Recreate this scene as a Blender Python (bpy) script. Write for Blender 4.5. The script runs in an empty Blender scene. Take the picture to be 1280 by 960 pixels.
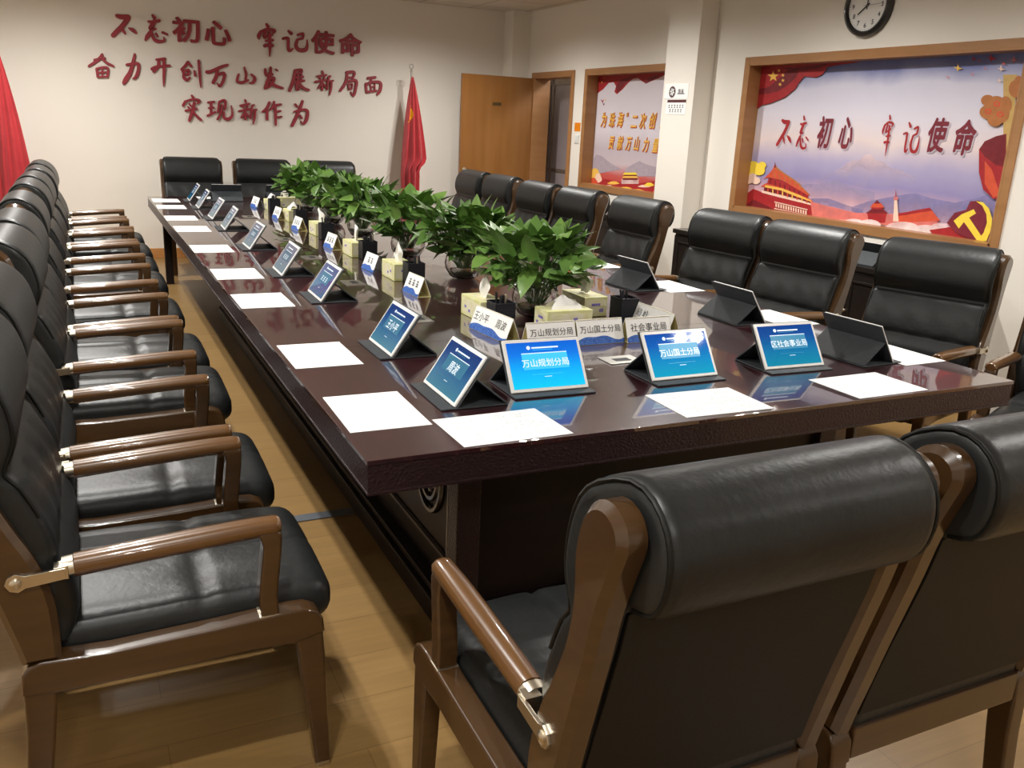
import bpy, bmesh, math, random
from mathutils import Vector, Matrix
rnd = random.Random(7)
PI = math.pi
SC = bpy.context.scene
COL = SC.collection

# ------------------------------------------------------------------ camera
CP = (-0.52407, -1.76078, 1.48833)
YAW, PITCH, ROLL, FPX = math.radians(26.43931), math.radians(-16.40219), math.radians(2.73313), 1089.62
_f = Vector((math.sin(YAW)*math.cos(PITCH), math.cos(YAW)*math.cos(PITCH), math.sin(PITCH)))
_r = Vector((math.cos(YAW), -math.sin(YAW), 0))
_u = _r.cross(_f)
R_ = _r*math.cos(ROLL) + _u*math.sin(ROLL)
U_ = -_r*math.sin(ROLL) + _u*math.cos(ROLL)
cd = bpy.data.cameras.new('camera'); cam = bpy.data.objects.new('camera', cd); COL.objects.link(cam)
cd.sensor_width = 36; cd.lens = FPX/1280*36; cd.clip_start = .02; cd.clip_end = 60
M = Matrix(((R_.x, U_.x, -_f.x, CP[0]), (R_.y, U_.y, -_f.y, CP[1]), (R_.z, U_.z, -_f.z, CP[2]), (0, 0, 0, 1)))
cam.matrix_world = M
SC.camera = cam

def on(px, py, ax, val):
    """pixel of the 1280x960 photograph -> the point on the plane coordinate[ax] = val"""
    d = R_*((px-640)/FPX) + U_*((480-py)/FPX) + _f
    t = (val - CP[ax]) / d[ax]
    return Vector(CP) + d*t

# ------------------------------------------------------------------ world, exposure
w = bpy.data.worlds.new('world'); SC.world = w; w.use_nodes = True
w.node_tree.nodes['Background'].inputs[0].default_value = (1.0, .93, .82, 1)
w.node_tree.nodes['Background'].inputs[1].default_value = 0.05
SC.view_settings.view_transform = 'Standard'; SC.view_settings.look = 'None'
SC.view_settings.gamma = 1; SC.view_settings.use_curve_mapping = False
SC.view_settings.exposure = 0.0
SC.cycles.caustics_reflective = False
LIGHT_W = {-2.9: 58, -1.0: 62, .9: 84, 2.8: 104, 4.7: 108, 6.6: 112}      # watts of each lamp, by row
LIGHT_SPREAD = 164
LIGHT_COL = (1.0, .975, .93)
LIGHTS = [(x, y) for y in (-2.9, -1.0, .9, 2.8, 4.7, 6.6) for x in (-.68, 2.885)]
CEIL = 2.76
XR, YB, XL, YF = 4.28, 8.1, -1.9, -4.4

# ------------------------------------------------------------------ materials
def mat(name, col, rough=.5, metal=0., coat=0., coat_rough=.05, emit=None, emit_s=0., alpha=None,
        trans=0., ior=1.45, spec=.5, noise=None, bump=None, sheen=0.):
    m = bpy.data.materials.new(name); m.use_nodes = True
    nt = m.node_tree; b = nt.nodes['Principled BSDF']
    b.inputs['Base Color'].default_value = (*col, 1)
    b.inputs['Roughness'].default_value = rough; b.inputs['Metallic'].default_value = metal
    b.inputs['Coat Weight'].default_value = coat; b.inputs['Coat Roughness'].default_value = coat_rough
    b.inputs['Transmission Weight'].default_value = trans; b.inputs['IOR'].default_value = ior
    b.inputs['Specular IOR Level'].default_value = spec
    if sheen: b.inputs['Sheen Weight'].default_value = sheen
    if emit: b.inputs['Emission Color'].default_value = (*emit, 1); b.inputs['Emission Strength'].default_value = emit_s
    if noise:      # (scale xyz, second colour, detail)
        sc, c2, det = noise
        tc = nt.nodes.new('ShaderNodeTexCoord'); mp = nt.nodes.new('ShaderNodeMapping')
        mp.inputs['Scale'].default_value = sc
        nz = nt.nodes.new('ShaderNodeTexNoise'); nz.inputs['Scale'].default_value = 1; nz.inputs['Detail'].default_value = det
        rp = nt.nodes.new('ShaderNodeValToRGB')
        rp.color_ramp.elements[0].position = .3; rp.color_ramp.elements[1].position = .7
        rp.color_ramp.elements[0].color = (*col, 1); rp.color_ramp.elements[1].color = (*c2, 1)
        L = nt.links.new
        L(tc.outputs['Object'], mp.inputs['Vector']); L(mp.outputs[0], nz.inputs['Vector'])
        L(nz.outputs[0], rp.inputs[0]); L(rp.outputs[0], b.inputs['Base Color'])
    if bump:       # (scale, strength, distance)
        tc = nt.nodes.new('ShaderNodeTexCoord')
        mp = nt.nodes.new('ShaderNodeMapping')
        s = bump[0] if isinstance(bump[0], tuple) else (bump[0],)*3
        mp.inputs['Scale'].default_value = s
        nz = nt.nodes.new('ShaderNodeTexNoise'); nz.inputs['Scale'].default_value = 1; nz.inputs['Detail'].default_value = 3
        bp = nt.nodes.new('ShaderNodeBump'); bp.inputs['Strength'].default_value = bump[1]; bp.inputs['Distance'].default_value = bump[2]
        nt.links.new(tc.outputs['Object'], mp.inputs[0]); nt.links.new(mp.outputs[0], nz.inputs['Vector'])
        nt.links.new(nz.outputs[0], bp.inputs['Height']); nt.links.new(bp.outputs[0], b.inputs['Normal'])
    return m

def grad_mat(name, stops, axis, lo, hi, rough=.5, emit_s=0., noise=0., noise_scale=4., base_black=False):
    """colour ramp along one object axis, with some cloudy noise"""
    m = bpy.data.materials.new(name); m.use_nodes = True; nt = m.node_tree; b = nt.nodes['Principled BSDF']
    L = nt.links.new
    tc = nt.nodes.new('ShaderNodeTexCoord'); sx = nt.nodes.new('ShaderNodeSeparateXYZ'); L(tc.outputs['Object'], sx.inputs[0])
    mr = nt.nodes.new('ShaderNodeMapRange'); mr.inputs['From Min'].default_value = lo; mr.inputs['From Max'].default_value = hi
    L(sx.outputs[axis], mr.inputs['Value'])
    src = mr.outputs[0]
    if noise:
        nz = nt.nodes.new('ShaderNodeTexNoise'); nz.inputs['Scale'].default_value = noise_scale; nz.inputs['Detail'].default_value = 5
        L(tc.outputs['Object'], nz.inputs['Vector'])
        ma = nt.nodes.new('ShaderNodeMath'); ma.operation = 'MULTIPLY_ADD'
        ma.inputs[1].default_value = noise; ma.inputs[2].default_value = -noise/2
        L(nz.outputs[0], ma.inputs[0])
        ad = nt.nodes.new('ShaderNodeMath'); ad.operation = 'ADD'; L(src, ad.inputs[0]); L(ma.outputs[0], ad.inputs[1]); src = ad.outputs[0]
    rp = nt.nodes.new('ShaderNodeValToRGB'); els = rp.color_ramp.elements
    while len(els) < len(stops): els.new(.5)
    for e, (p, c) in zip(els, stops): e.position = p; e.color = (*c, 1)
    L(src, rp.inputs[0])
    if emit_s:
        b.inputs['Base Color'].default_value = (.004, .006, .01, 1); b.inputs['Specular IOR Level'].default_value = .38
        L(rp.outputs[0], b.inputs['Emission Color']); b.inputs['Emission Strength'].default_value = emit_s
    else: L(rp.outputs[0], b.inputs['Base Color'])
    b.inputs['Roughness'].default_value = rough
    return m

def lin(r, g, b):   # sRGB 0-255 -> linear
    f = lambda c: (c/255/12.92) if c/255 <= .04045 else ((c/255+.055)/1.055)**2.4
    return (f(r), f(g), f(b))

W_WALL = mat('wall_paint', (.82, .775, .70), .75, bump=(60, .05, .002))
W_PILLAR = W_WALL
LEATHER = mat('black_leather', (.0105, .0118, .0118), .40, spec=.42, bump=(55, .22, .004), noise=((9, 9, 9), (.0165, .0178, .018), 3))
LEATHER_BACK = mat('black_leatherette', (.007, .007, .0058), .5, spec=.3, bump=(180, .15, .002))
WOOD = mat('lacquered_walnut', (.064, .030, .0095), .3, coat=.75, coat_rough=.06, noise=((3, 3, 40), (.045, .021, .0065), 4))
WOOD_ARM = mat('lacquered_walnut_light', (.140, .064, .019), .3, coat=.7, coat_rough=.05, noise=((40, 4, 40), (.098, .043, .012), 4))
NICKEL = mat('satin_nickel', (.62, .56, .45), .3, metal=1.)
STEEL = mat('brushed_steel', (.55, .54, .5), .35, metal=1.)
TABLE = mat('table_veneer', (.042, .0095, .0125), .3, coat=1., coat_rough=.018, spec=.5, noise=((26, 2.2, 26), (.025, .0062, .0085), 5))
TABLE.node_tree.nodes['Principled BSDF'].inputs['Coat IOR'].default_value = 2.2
TABLE_D = mat('dark_carved_wood', (.010, .005, .0045), .45, coat=.12, coat_rough=.2, spec=.25, noise=((12, 12, 30), (.008, .004, .0035), 4))
CARVE = mat('carved_frieze', (.022, .0095, .0105), .42, coat=.25, coat_rough=.2, spec=.35)
def _carve():
    nt = CARVE.node_tree; b = nt.nodes['Principled BSDF']; L = nt.links.new
    tc = nt.nodes.new('ShaderNodeTexCoord'); mp = nt.nodes.new('ShaderNodeMapping'); mp.inputs['Scale'].default_value = (75, 75, 95)
    vo = nt.nodes.new('ShaderNodeTexVoronoi'); vo.inputs['Scale'].default_value = 1.; vo.feature = 'DISTANCE_TO_EDGE'
    bp = nt.nodes.new('ShaderNodeBump'); bp.inputs['Strength'].default_value = .5; bp.inputs['Distance'].default_value = .006
    L(tc.outputs['Object'], mp.inputs[0]); L(mp.outputs[0], vo.inputs['Vector']); L(vo.outputs['Distance'], bp.inputs['Height']); L(bp.outputs[0], b.inputs['Normal'])
_carve()
TRIM = mat('beech_trim', lin(168, 122, 78), .45, coat=.2, noise=((3, 3, 14), lin(156, 110, 66), 4))
DOORW = mat('door_veneer', lin(146, 98, 46), .42, coat=.2, noise=((14, 14, 1.6), lin(135, 88, 38), 5))
BASEB = mat('baseboard_wood', lin(196, 140, 84), .45, noise=((3, 3, 20), lin(182, 126, 70), 3))
RED = mat('red_lettering', lin(156, 52, 62), .5, noise=((30, 30, 30), lin(146, 46, 56), 2))
FLAGRED = mat('flag_cloth', lin(184, 48, 54), .7, sheen=.2, noise=((6, 6, 6), lin(170, 38, 46), 2))
YELLOW = mat('emblem_yellow', lin(236, 190, 40), .5, noise=((30, 30, 30), lin(226, 176, 34), 2))
PAPERW = mat('card_white', (.92, .92, .90), .6, noise=((40, 40, 40), (.90, .90, .88), 2))
CARDIN = mat('card_inner_cream', lin(225, 215, 160), .6, noise=((40, 40, 40), lin(215, 204, 148), 2))
INK = mat('black_ink', (.012, .012, .014), .6, noise=((40, 40, 40), (.018, .018, .02), 2))
CLEAR = mat('clear_acrylic', (.9, .92, .95), .08, trans=.9, ior=1.2)
WAVE = mat('blue_wave_print', lin(70, 120, 200), .55, noise=((150, 150, 150), lin(24, 66, 150), 4))
BEZEL = mat('white_bezel', (.80, .80, .78), .3, coat=.4, noise=((5, 5, 5), (.78, .78, .76), 2))
FOLIO = mat('folio_cover', (.036, .041, .046), .55, bump=(400, .2, .001), noise=((60, 60, 60), (.046, .052, .058), 3))
FOLIO_LIP = FOLIO
BOXGREEN = mat('tissue_box_lime', lin(214, 214, 136), .5, noise=((18, 18, 18), lin(232, 230, 186), 3))
BOXPALE = mat('tissue_box_pale', lin(236, 232, 208), .5, noise=((22, 22, 22), lin(222, 216, 160), 3))
BOXPURP = mat('tissue_box_violet', lin(120, 105, 180), .5, noise=((60, 60, 60), lin(150, 140, 200), 3))
TISSUE = mat('tissue_paper', (.86, .85, .82), .9, noise=((30, 30, 30), (.82, .81, .78), 3), bump=(60, .3, .004))
MESHBLK = mat('black_mesh_metal', (.016, .017, .022), .4, metal=.3, bump=((420, 420, 420), .6, .002))
PENB = mat('black_pen', (.02, .02, .025), .3, noise=((30, 30, 30), (.03, .03, .034), 2))
GLASS = mat('bowl_glass', (.97, .98, .97), .02, trans=1., ior=1.45)
WATER = mat('bowl_water', (.10, .11, .07), .25, spec=.4, coat=.3, noise=((14, 14, 14), (.03, .035, .02), 4))
LEAF = mat('leaf_green', (.075, .17, .03), .4, spec=.45, coat=.12, noise=((12, 12, 12), (.13, .25, .055), 4))
LEAF2 = mat('leaf_young_green', (.19, .33, .07), .4, spec=.4, coat=.1, noise=((12, 12, 12), (.13, .26, .05), 3))
STEM = mat('plant_stem', (.09, .2, .04), .5, noise=((30, 30, 30), (.07, .15, .03), 2))
PETAL = mat('white_petal', (.85, .85, .76), .5, noise=((30, 30, 30), (.78, .80, .66), 2))
CLOCKB = mat('clock_black', (.014, .014, .015), .3, coat=.3, noise=((9, 9, 9), (.02, .02, .02), 2))
CLOCKF = mat('clock_face', (.8, .79, .76), .4, noise=((9, 9, 9), (.78, .77, .74), 2))
SWITCHW = mat('switch_white', (.78, .78, .74), .35, noise=((20, 20, 20), (.76, .76, .72), 2))
ORANGE = mat('orange_notice', lin(235, 140, 20), .5, noise=((20, 20, 20), lin(225, 128, 14), 2))
MAROON = mat('maroon_print', lin(92, 48, 50), .5, noise=((30, 30, 30), lin(80, 40, 44), 2))
GREYINK = mat('grey_ink', lin(110, 104, 108), .6, noise=((50, 50, 50), lin(96, 92, 96), 2))
FIXT = mat('light_fixture_white', (.75, .75, .73), .4, noise=((9, 9, 9), (.73, .73, .71), 2))
DIFF = mat('light_diffuser', (.9, .9, .9), .5, emit=LIGHT_COL, emit_s=6.)
HALLGLASS = mat('frosted_glass', lin(172, 160, 162), .4, noise=((2, 2, 3), lin(164, 152, 154), 2))
GREYMET = mat('grey_metal_frame', lin(136, 120, 108), .4, metal=.3, noise=((9, 9, 9), lin(126, 110, 98), 2))
STRIP = mat('floor_trunking', lin(112, 116, 122), .4, metal=.4, noise=((9, 9, 9), lin(100, 104, 110), 2))
CARVEDP = mat('carved_panel_wood', (.014, .007, .006), .3, coat=.6, coat_rough=.1, noise=((12, 12, 30), (.009, .005, .004), 4))
SIDEB = mat('sideboard_black_oak', (.018, .013, .011), .35, coat=.4, coat_rough=.12, noise=((3, 30, 30), (.011, .008, .007), 4))

def floor_mat():
    m = bpy.data.materials.new('laminate_floor'); m.use_nodes = True; nt = m.node_tree; b = nt.nodes['Principled BSDF']; L = nt.links.new
    tc = nt.nodes.new('ShaderNodeTexCoord'); mp = nt.nodes.new('ShaderNodeMapping')
    L(tc.outputs['Object'], mp.inputs[0])
    br = nt.nodes.new('ShaderNodeTexBrick'); br.offset = .37
    br.inputs['Scale'].default_value = 1; br.inputs['Brick Width'].default_value = 1.2; br.inputs['Row Height'].default_value = .195
    br.inputs['Mortar Size'].default_value = .0018; br.inputs['Mortar Smooth'].default_value = .1
    br.inputs['Color1'].default_value = (*lin(146, 115, 70), 1); br.inputs['Color2'].default_value = (*lin(139, 108, 64), 1)
    br.inputs['Mortar'].default_value = (*lin(126, 97, 57), 1)
    L(mp.outputs[0], br.inputs['Vector'])
    m2 = nt.nodes.new('ShaderNodeMapping'); m2.inputs['Scale'].default_value = (3, 46, 1); L(tc.outputs['Object'], m2.inputs[0])
    nz = nt.nodes.new('ShaderNodeTexNoise'); nz.inputs['Scale'].default_value = 1; nz.inputs['Detail'].default_value = 6; L(m2.outputs[0], nz.inputs['Vector'])
    mr = nt.nodes.new('ShaderNodeMapRange'); mr.inputs['From Min'].default_value = .25; mr.inputs['From Max'].default_value = .75
    mr.inputs['To Min'].default_value = .86; mr.inputs['To Max'].default_value = 1.08; L(nz.outputs[0], mr.inputs[0])
    mx = nt.nodes.new('ShaderNodeMix'); mx.data_type = 'RGBA'; mx.blend_type = 'MULTIPLY'; mx.inputs[0].default_value = 1
    L(br.outputs[0], mx.inputs[6]); L(mr.outputs[0], mx.inputs[7]); L(mx.outputs[2], b.inputs['Base Color'])
    b.inputs['Roughness'].default_value = .34; b.inputs['Coat Weight'].default_value = .25; b.inputs['Coat Roughness'].default_value = .2
    return m
FLOOR = floor_mat()

def ceil_mat():
    m = bpy.data.materials.new('ceiling_tiles'); m.use_nodes = True; nt = m.node_tree; b = nt.nodes['Principled BSDF']; L = nt.links.new
    tc = nt.nodes.new('ShaderNodeTexCoord')
    br = nt.nodes.new('ShaderNodeTexBrick'); br.offset = 0; br.inputs['Scale'].default_value = 1
    br.inputs['Brick Width'].default_value = .6; br.inputs['Row Height'].default_value = .6; br.inputs['Mortar Size'].default_value = .006
    br.inputs['Color1'].default_value = (.72, .68, .62, 1); br.inputs['Color2'].default_value = (.70, .66, .60, 1); br.inputs['Mortar'].default_value = (.25, .22, .19, 1)
    L(tc.outputs['Object'], br.inputs['Vector']); L(br.outputs[0], b.inputs['Base Color']); b.inputs['Roughness'].default_value = .8
    return m
CEILM = ceil_mat()

def paper_mat():
    """white sheet with faint rows of illegible small print"""
    m = bpy.data.materials.new('printed_sheet'); m.use_nodes = True; nt = m.node_tree; b = nt.nodes['Principled BSDF']; L = nt.links.new
    tc = nt.nodes.new('ShaderNodeTexCoord'); sx = nt.nodes.new('ShaderNodeSeparateXYZ'); L(tc.outputs['Object'], sx.inputs[0])
    def math_(op, a, bb):
        n = nt.nodes.new('ShaderNodeMath'); n.operation = op
        for i, v in enumerate((a, bb)):
            if isinstance(v, (int, float)): n.inputs[i].default_value = v
            else: L(v, n.inputs[i])
        return n.outputs[0]
    row = math_('GREATER_THAN', math_('FRACT', math_('MULTIPLY', sx.outputs[1], 1/.012), 0.), .55)
    mp = nt.nodes.new('ShaderNodeMapping'); mp.inputs['Scale'].default_value = (380, 83.3, 1); L(tc.outputs['Object'], mp.inputs[0])
    nz = nt.nodes.new('ShaderNodeTexNoise'); nz.inputs['Scale'].default_value = 1; nz.inputs['Detail'].default_value = 1; L(mp.outputs[0], nz.inputs['Vector'])
    mark = math_('GREATER_THAN', nz.outputs[0], .5)
    mp2 = nt.nodes.new('ShaderNodeMapping'); mp2.inputs['Scale'].default_value = (14, 40, 1); L(tc.outputs['Object'], mp2.inputs[0])
    nz2 = nt.nodes.new('ShaderNodeTexNoise'); nz2.inputs['Scale'].default_value = 1; L(mp2.outputs[0], nz2.inputs['Vector'])
    seg = math_('GREATER_THAN', nz2.outputs[0], .47)
    inx = math_('LESS_THAN', math_('ABSOLUTE', sx.outputs[0], 0.), .122)
    iny = math_('LESS_THAN', math_('ABSOLUTE', sx.outputs[1], 0.), .084)
    v = math_('MULTIPLY', math_('MULTIPLY', math_('MULTIPLY', row, mark), seg), math_('MULTIPLY', inx, iny))
    mx = nt.nodes.new('ShaderNodeMix'); mx.data_type = 'RGBA'; L(math_('MULTIPLY', v, .55), mx.inputs[0])
    mx.inputs[6].default_value = (.84, .84, .83, 1); mx.inputs[7].default_value = (.25, .25, .27, 1)
    L(mx.outputs[2], b.inputs['Base Color']); b.inputs['Roughness'].default_value = .6
    return m
SHEET = paper_mat()

# ------------------------------------------------------------------ mesh building
class MB:
    def __init__(s): s.v = []; s.f = []; s.m = []
    def add(s, vs, fs, mi=0, X=None):
        o = len(s.v)
        for v in vs: s.v.append(X @ Vector(v) if X is not None else Vector(v))
        for f in fs: s.f.append([i+o for i in f]); s.m.append(mi)
        return s
    def bm(s, b, mi=0, X=None):
        b.verts.index_update()
        s.add([v.co.copy() for v in b.verts], [[v.index for v in f.verts] for f in b.faces], mi, X); b.free(); return s
    def box(s, a, c, mi=0, bev=0., seg=2, X=None):
        b = bmesh.new(); bmesh.ops.create_cube(b, size=1)
        for v in b.verts: v.co = Vector([a[i] + (v.co[i]+.5)*(c[i]-a[i]) for i in range(3)])
        if bev: bmesh.ops.bevel(b, geom=b.edges[:], offset=bev, segments=seg, profile=.5, affect='EDGES')
        return s.bm(b, mi, X)
    def prism(s, poly, ax, a, c, mi=0, bev=0., X=None, seg=2):
        """closed 2-D outline in the two other axes (in order), pulled along axis ax from a to c"""
        def p3(p, t):
            q = [0, 0, 0]; o = [i for i in range(3) if i != ax]; q[o[0]] = p[0]; q[o[1]] = p[1]; q[ax] = t; return q
        b = bmesh.new(); n = len(poly)
        lo = [b.verts.new(p3(p, a)) for p in poly]; hi = [b.verts.new(p3(p, c)) for p in poly]
        f1 = b.faces.new(lo); f2 = b.faces.new(hi)
        for i in range(n): b.faces.new([lo[i], lo[(i+1) % n], hi[(i+1) % n], hi[i]])
        bmesh.ops.recalc_face_normals(b, faces=b.faces)
        if bev:
            es = [e for e in b.edges if f1 in e.link_faces or f2 in e.link_faces]
            bmesh.ops.bevel(b, geom=es, offset=bev, segments=seg, profile=.5, affect='EDGES', clamp_overlap=True)
        bmesh.ops.triangulate(b, faces=[f for f in b.faces if len(f.verts) > 4])
        return s.bm(b, mi, X)
    def flat(s, poly, mi=0, X=None):
        b = bmesh.new(); f = b.faces.new([b.verts.new((p[0], p[1], 0)) for p in poly]); b.normal_update()
        if f.normal.z < 0: f.normal_flip()
        bmesh.ops.triangulate(b, faces=b.faces[:]); return s.bm(b, mi, X)
    def tube(s, pts, r, n=8, mi=0, X=None, caps=True, flat=None):
        pts = [Vector(p) for p in pts]; k = len(pts)
        rr = r if isinstance(r, (list, tuple)) else [r]*k
        vs, fs = [], []; t = (pts[1]-pts[0]).normalized()
        nrm = t.orthogonal().normalized() if abs(t.z) > .9 or True else None
        ref = Vector((0, 0, 1)) if abs(t.z) < .9 else Vector((0, 1, 0))
        nrm = (ref - t*ref.dot(t)).normalized()
        for i in range(k):
            if i == 0: t2 = pts[1]-pts[0]
            elif i == k-1: t2 = pts[-1]-pts[-2]
            else: t2 = (pts[i+1]-pts[i]).normalized() + (pts[i]-pts[i-1]).normalized()
            t2.normalize(); nrm = (nrm - t2*nrm.dot(t2)).normalized(); bn = t2.cross(nrm)
            for j in range(n):
                a = 2*PI*(j+.5)/n
                vs.append(pts[i] + (nrm*math.cos(a)*(flat[0] if flat else 1) + bn*math.sin(a)*(flat[1] if flat else 1))*rr[i])
        for i in range(k-1):
            for j in range(n): fs.append([i*n+j, i*n+(j+1) % n, (i+1)*n+(j+1) % n, (i+1)*n+j])
        if caps: fs.append([*range(n)][::-1]); fs.append([(k-1)*n+j for j in range(n)])
        return s.add(vs, fs, mi, X)
    def lathe(s, prof, n=24, mi=0, X=None, caps=True):
        vs, fs = [], []; k = len(prof)
        for (r, z) in prof:
            for j in range(n): vs.append((r*math.cos(2*PI*j/n), r*math.sin(2*PI*j/n), z))
        for i in range(k-1):
            for j in range(n): fs.append([i*n+j, i*n+(j+1) % n, (i+1)*n+(j+1) % n, (i+1)*n+j])
        if caps and prof[0][0] > 1e-6: fs.append([*range(n)][::-1])
        if caps and prof[-1][0] > 1e-6: fs.append([(k-1)*n+j for j in range(n)])
        return s.add(vs, fs, mi, X)
    def pad(s, a, c, r, n=(12, 12, 4), top=None, mi=0, X=None):
        """soft rounded block; top(x,y) is a z offset added to the upper half"""
        b = bmesh.new(); bmesh.ops.create_cube(b, size=2)
        vs, fs, key = [], [], {}
        def put(p):
            k = tuple(round(q, 5) for q in p)
            if k not in key: key[k] = len(vs); vs.append(Vector(p))
            return key[k]
        b.free()
        for ax in range(3):
            o = [i for i in range(3) if i != ax]
            for sg in (-1, 1):
                for i in range(n[o[0]]):
                    for j in range(n[o[1]]):
                        q = []
                        for (di, dj) in ((0, 0), (1, 0), (1, 1), (0, 1)):
                            p = [0, 0, 0]; p[ax] = sg; p[o[0]] = -1+2*(i+di)/n[o[0]]; p[o[1]] = -1+2*(j+dj)/n[o[1]]; q.append(put(p))
                        flip = (sg > 0) == (ax == 1)
                        fs.append(q[::-1] if flip else q)
        out = []
        for v in vs:
            p = Vector([a[i]+(v[i]+1)/2*(c[i]-a[i]) for i in range(3)])
            inn = Vector([min(max(p[i], a[i]+r), c[i]-r) for i in range(3)])
            d = p-inn
            if d.length > 1e-9: p = inn + d.normalized()*min(r, max(abs(d.x), abs(d.y), abs(d.z)))
            if top:
                k = max(0., (p.z-a[2])/(c[2]-a[2])); p.z += top(p.x, p.y)*k
            out.append(p)
        return s.add(out, fs, mi, X)
    def glyphs(s, text, size, mi=0, X=None, bold=0., shear=0., align='CENTER', space=1., thick=0.):
        vs, fs = glyph(text, size, bold, shear, align, space, thick)
        return s.add(vs, fs, mi, X)
    def build(s, name, mats, parent=None, smooth=35):
        me = bpy.data.meshes.new(name); me.from_pydata([tuple(v) for v in s.v], [], s.f)
        for m in (mats if isinstance(mats, (list, tuple)) else [mats]): me.materials.append(m)
        me.polygons.foreach_set('material_index', s.m)
        if smooth:
            me.polygons.foreach_set('use_smooth', [True]*len(me.polygons)); me.update()
            me.set_sharp_from_angle(angle=math.radians(smooth))
        me.update()
        o = bpy.data.objects.new(name, me); COL.objects.link(o)
        if 0 < smooth < 45:      # large faces keep their own normal beside small bevels
            wn = o.modifiers.new('weighted_normal', 'WEIGHTED_NORMAL'); wn.keep_sharp = True; wn.weight = 100
        if parent is not None: o.parent = parent
        return o

_gc = {}
def glyph(text, size, bold, shear, align, space, thick):
    key = (text, size, bold, shear, align, space, thick)
    if key in _gc: return _gc[key]
    cu = bpy.data.curves.new('t', 'FONT'); cu.body = text; cu.size = size; cu.shear = shear
    cu.align_x = align; cu.align_y = 'CENTER'; cu.space_character = space; cu.extrude = thick; cu.resolution_u = 3
    o = bpy.data.objects.new('t', cu); COL.objects.link(o)
    bpy.context.view_layer.update()
    me = bpy.data.meshes.new_from_object(o.evaluated_get(bpy.context.evaluated_depsgraph_get()))
    vs = [v.co.copy() for v in me.vertices]; fs = [list(p.vertices) for p in me.polygons]
    bpy.data.objects.remove(o); bpy.data.curves.remove(cu); bpy.data.meshes.remove(me)
    if vs and align == 'CENTER':
        cx = (min(v.x for v in vs)+max(v.x for v in vs))/2; cy = (min(v.y for v in vs)+max(v.y for v in vs))/2
        for v in vs: v.x -= cx; v.y -= cy
    if bold >= .012:
        n0, f0, v0 = len(vs), list(fs), list(vs); b_ = bold*size
        K_ = 8 if size > .3 else 4
        for k in range(K_):
            a = 2*PI*k/K_; o_ = len(vs); vs = vs+[Vector((v.x+b_*math.cos(a), v.y+b_*math.sin(a), v.z+(k+1)*(2.5e-4 if size > .3 else 8e-5))) for v in v0]
            fs = fs+[[i+o_ for i in f] for f in f0]
    _gc[key] = (vs, fs); return vs, fs

def cat(pts, k=6):
    """Catmull-Rom through points (any dimension)"""
    out = []; n = len(pts)
    for i in range(n-1):
        p0, p1, p2, p3 = pts[max(i-1, 0)], pts[i], pts[i+1], pts[min(i+2, n-1)]
        for j in range(k):
            t = j/k
            out.append(tuple(.5*((2*b)+(-a+c)*t+(2*a-5*b+4*c-d)*t*t+(-a+3*b-3*c+d)*t**3) for a, b, c, d in zip(p0, p1, p2, p3)))
    out.append(tuple(pts[-1])); return out

def empty(name, label, cat_, loc=(0, 0, 0), rz=0., group=None):
    o = bpy.data.objects.new(name, None); COL.objects.link(o); o.empty_display_size = .1
    o.location = loc; o.rotation_euler = (0, 0, rz); return tag(o, label, cat_, group)
def tag(o, label, cat_, group=None):
    o['label'] = label; o['category'] = cat_
    if group: o['group'] = group
    return o
def struct(o): o['kind'] = 'structure'; return o
def dup(root, loc, rz, label):
    r = root.copy(); COL.objects.link(r); r.location = loc; r.rotation_euler = (0, 0, rz); r['label'] = label
    for ch in list(root.children):
        c = ch.copy(); COL.objects.link(c); c.parent = r
        for g in list(ch.children):
            d = g.copy(); COL.objects.link(d); d.parent = c
    return r
def place(root, loc, rz): root.location = loc; root.rotation_euler = (0, 0, rz); return root
def T(x, y, z): return Matrix.Translation((x, y, z))
def RX(a): return Matrix.Rotation(a, 4, 'X')
def RY(a): return Matrix.Rotation(a, 4, 'Y')
def RZ(a): return Matrix.Rotation(a, 4, 'Z')
H = .76     # table height

# ================================================================== ROOM SHELL
struct(MB().box((XL-.1, YF-.1, -.1), (XR+1.6, YB+.1, 0)).build('floor', FLOOR, smooth=0))
struct(MB().box((XL-.1, YF-.1, CEIL), (XR+.12, YB+.1, CEIL+.1)).build('ceiling', CEILM, smooth=0))
struct(MB().box((XL-.1, YB, 0), (XR+1.6, YB+.1, CEIL)).build('wall_back', W_WALL, smooth=0))
struct(MB().box((XL-.1, YF, 0), (XL, YB, CEIL)).build('wall_left', W_WALL, smooth=0))
struct(MB().box((XL-.1, YF-.1, 0), (XR+.12, YF, CEIL)).build('wall_front', W_WALL, smooth=0))
# right wall with a doorway and two boarded window openings
DY0, DY1, DZ = 6.80, 7.69, 2.045
S0, S1, B0, B1, OZ0, OZ1 = 5.02, 6.48, 1.655, 3.98, .945, 2.045
wr = MB(); X0, X1 = XR, XR+.12
def seg(y0, y1, z0, z1): wr.box((X0, y0, z0), (X1, y1, z1))
seg(DY1, YB, 0, CEIL); seg(DY0, DY1, DZ, CEIL); seg(S1, DY0, 0, CEIL)
seg(S0, S1, 0, OZ0); seg(S0, S1, OZ1, CEIL); seg(B1, S0, 0, CEIL)
seg(B0, B1, 0, OZ0); seg(B0, B1, OZ1, CEIL); seg(YF, B0, 0, CEIL)
struct(wr.build('wall_right', W_WALL, smooth=0))
struct(MB().box((XR+.125, B0-.3, .6), (XR+.16, S1+.2, 2.4)).build('wall_window_backing', W_WALL, smooth=0))
struct(MB().box((4.06, 7.86, 0), (XR, YB, CEIL)).build('wall_corner_boxing', W_WALL, smooth=0))
struct(MB().box((4.10, 4.43, 0), (XR, 4.87, CEIL), bev=.006).build('wall_pillar', W_PILLAR))
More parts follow.
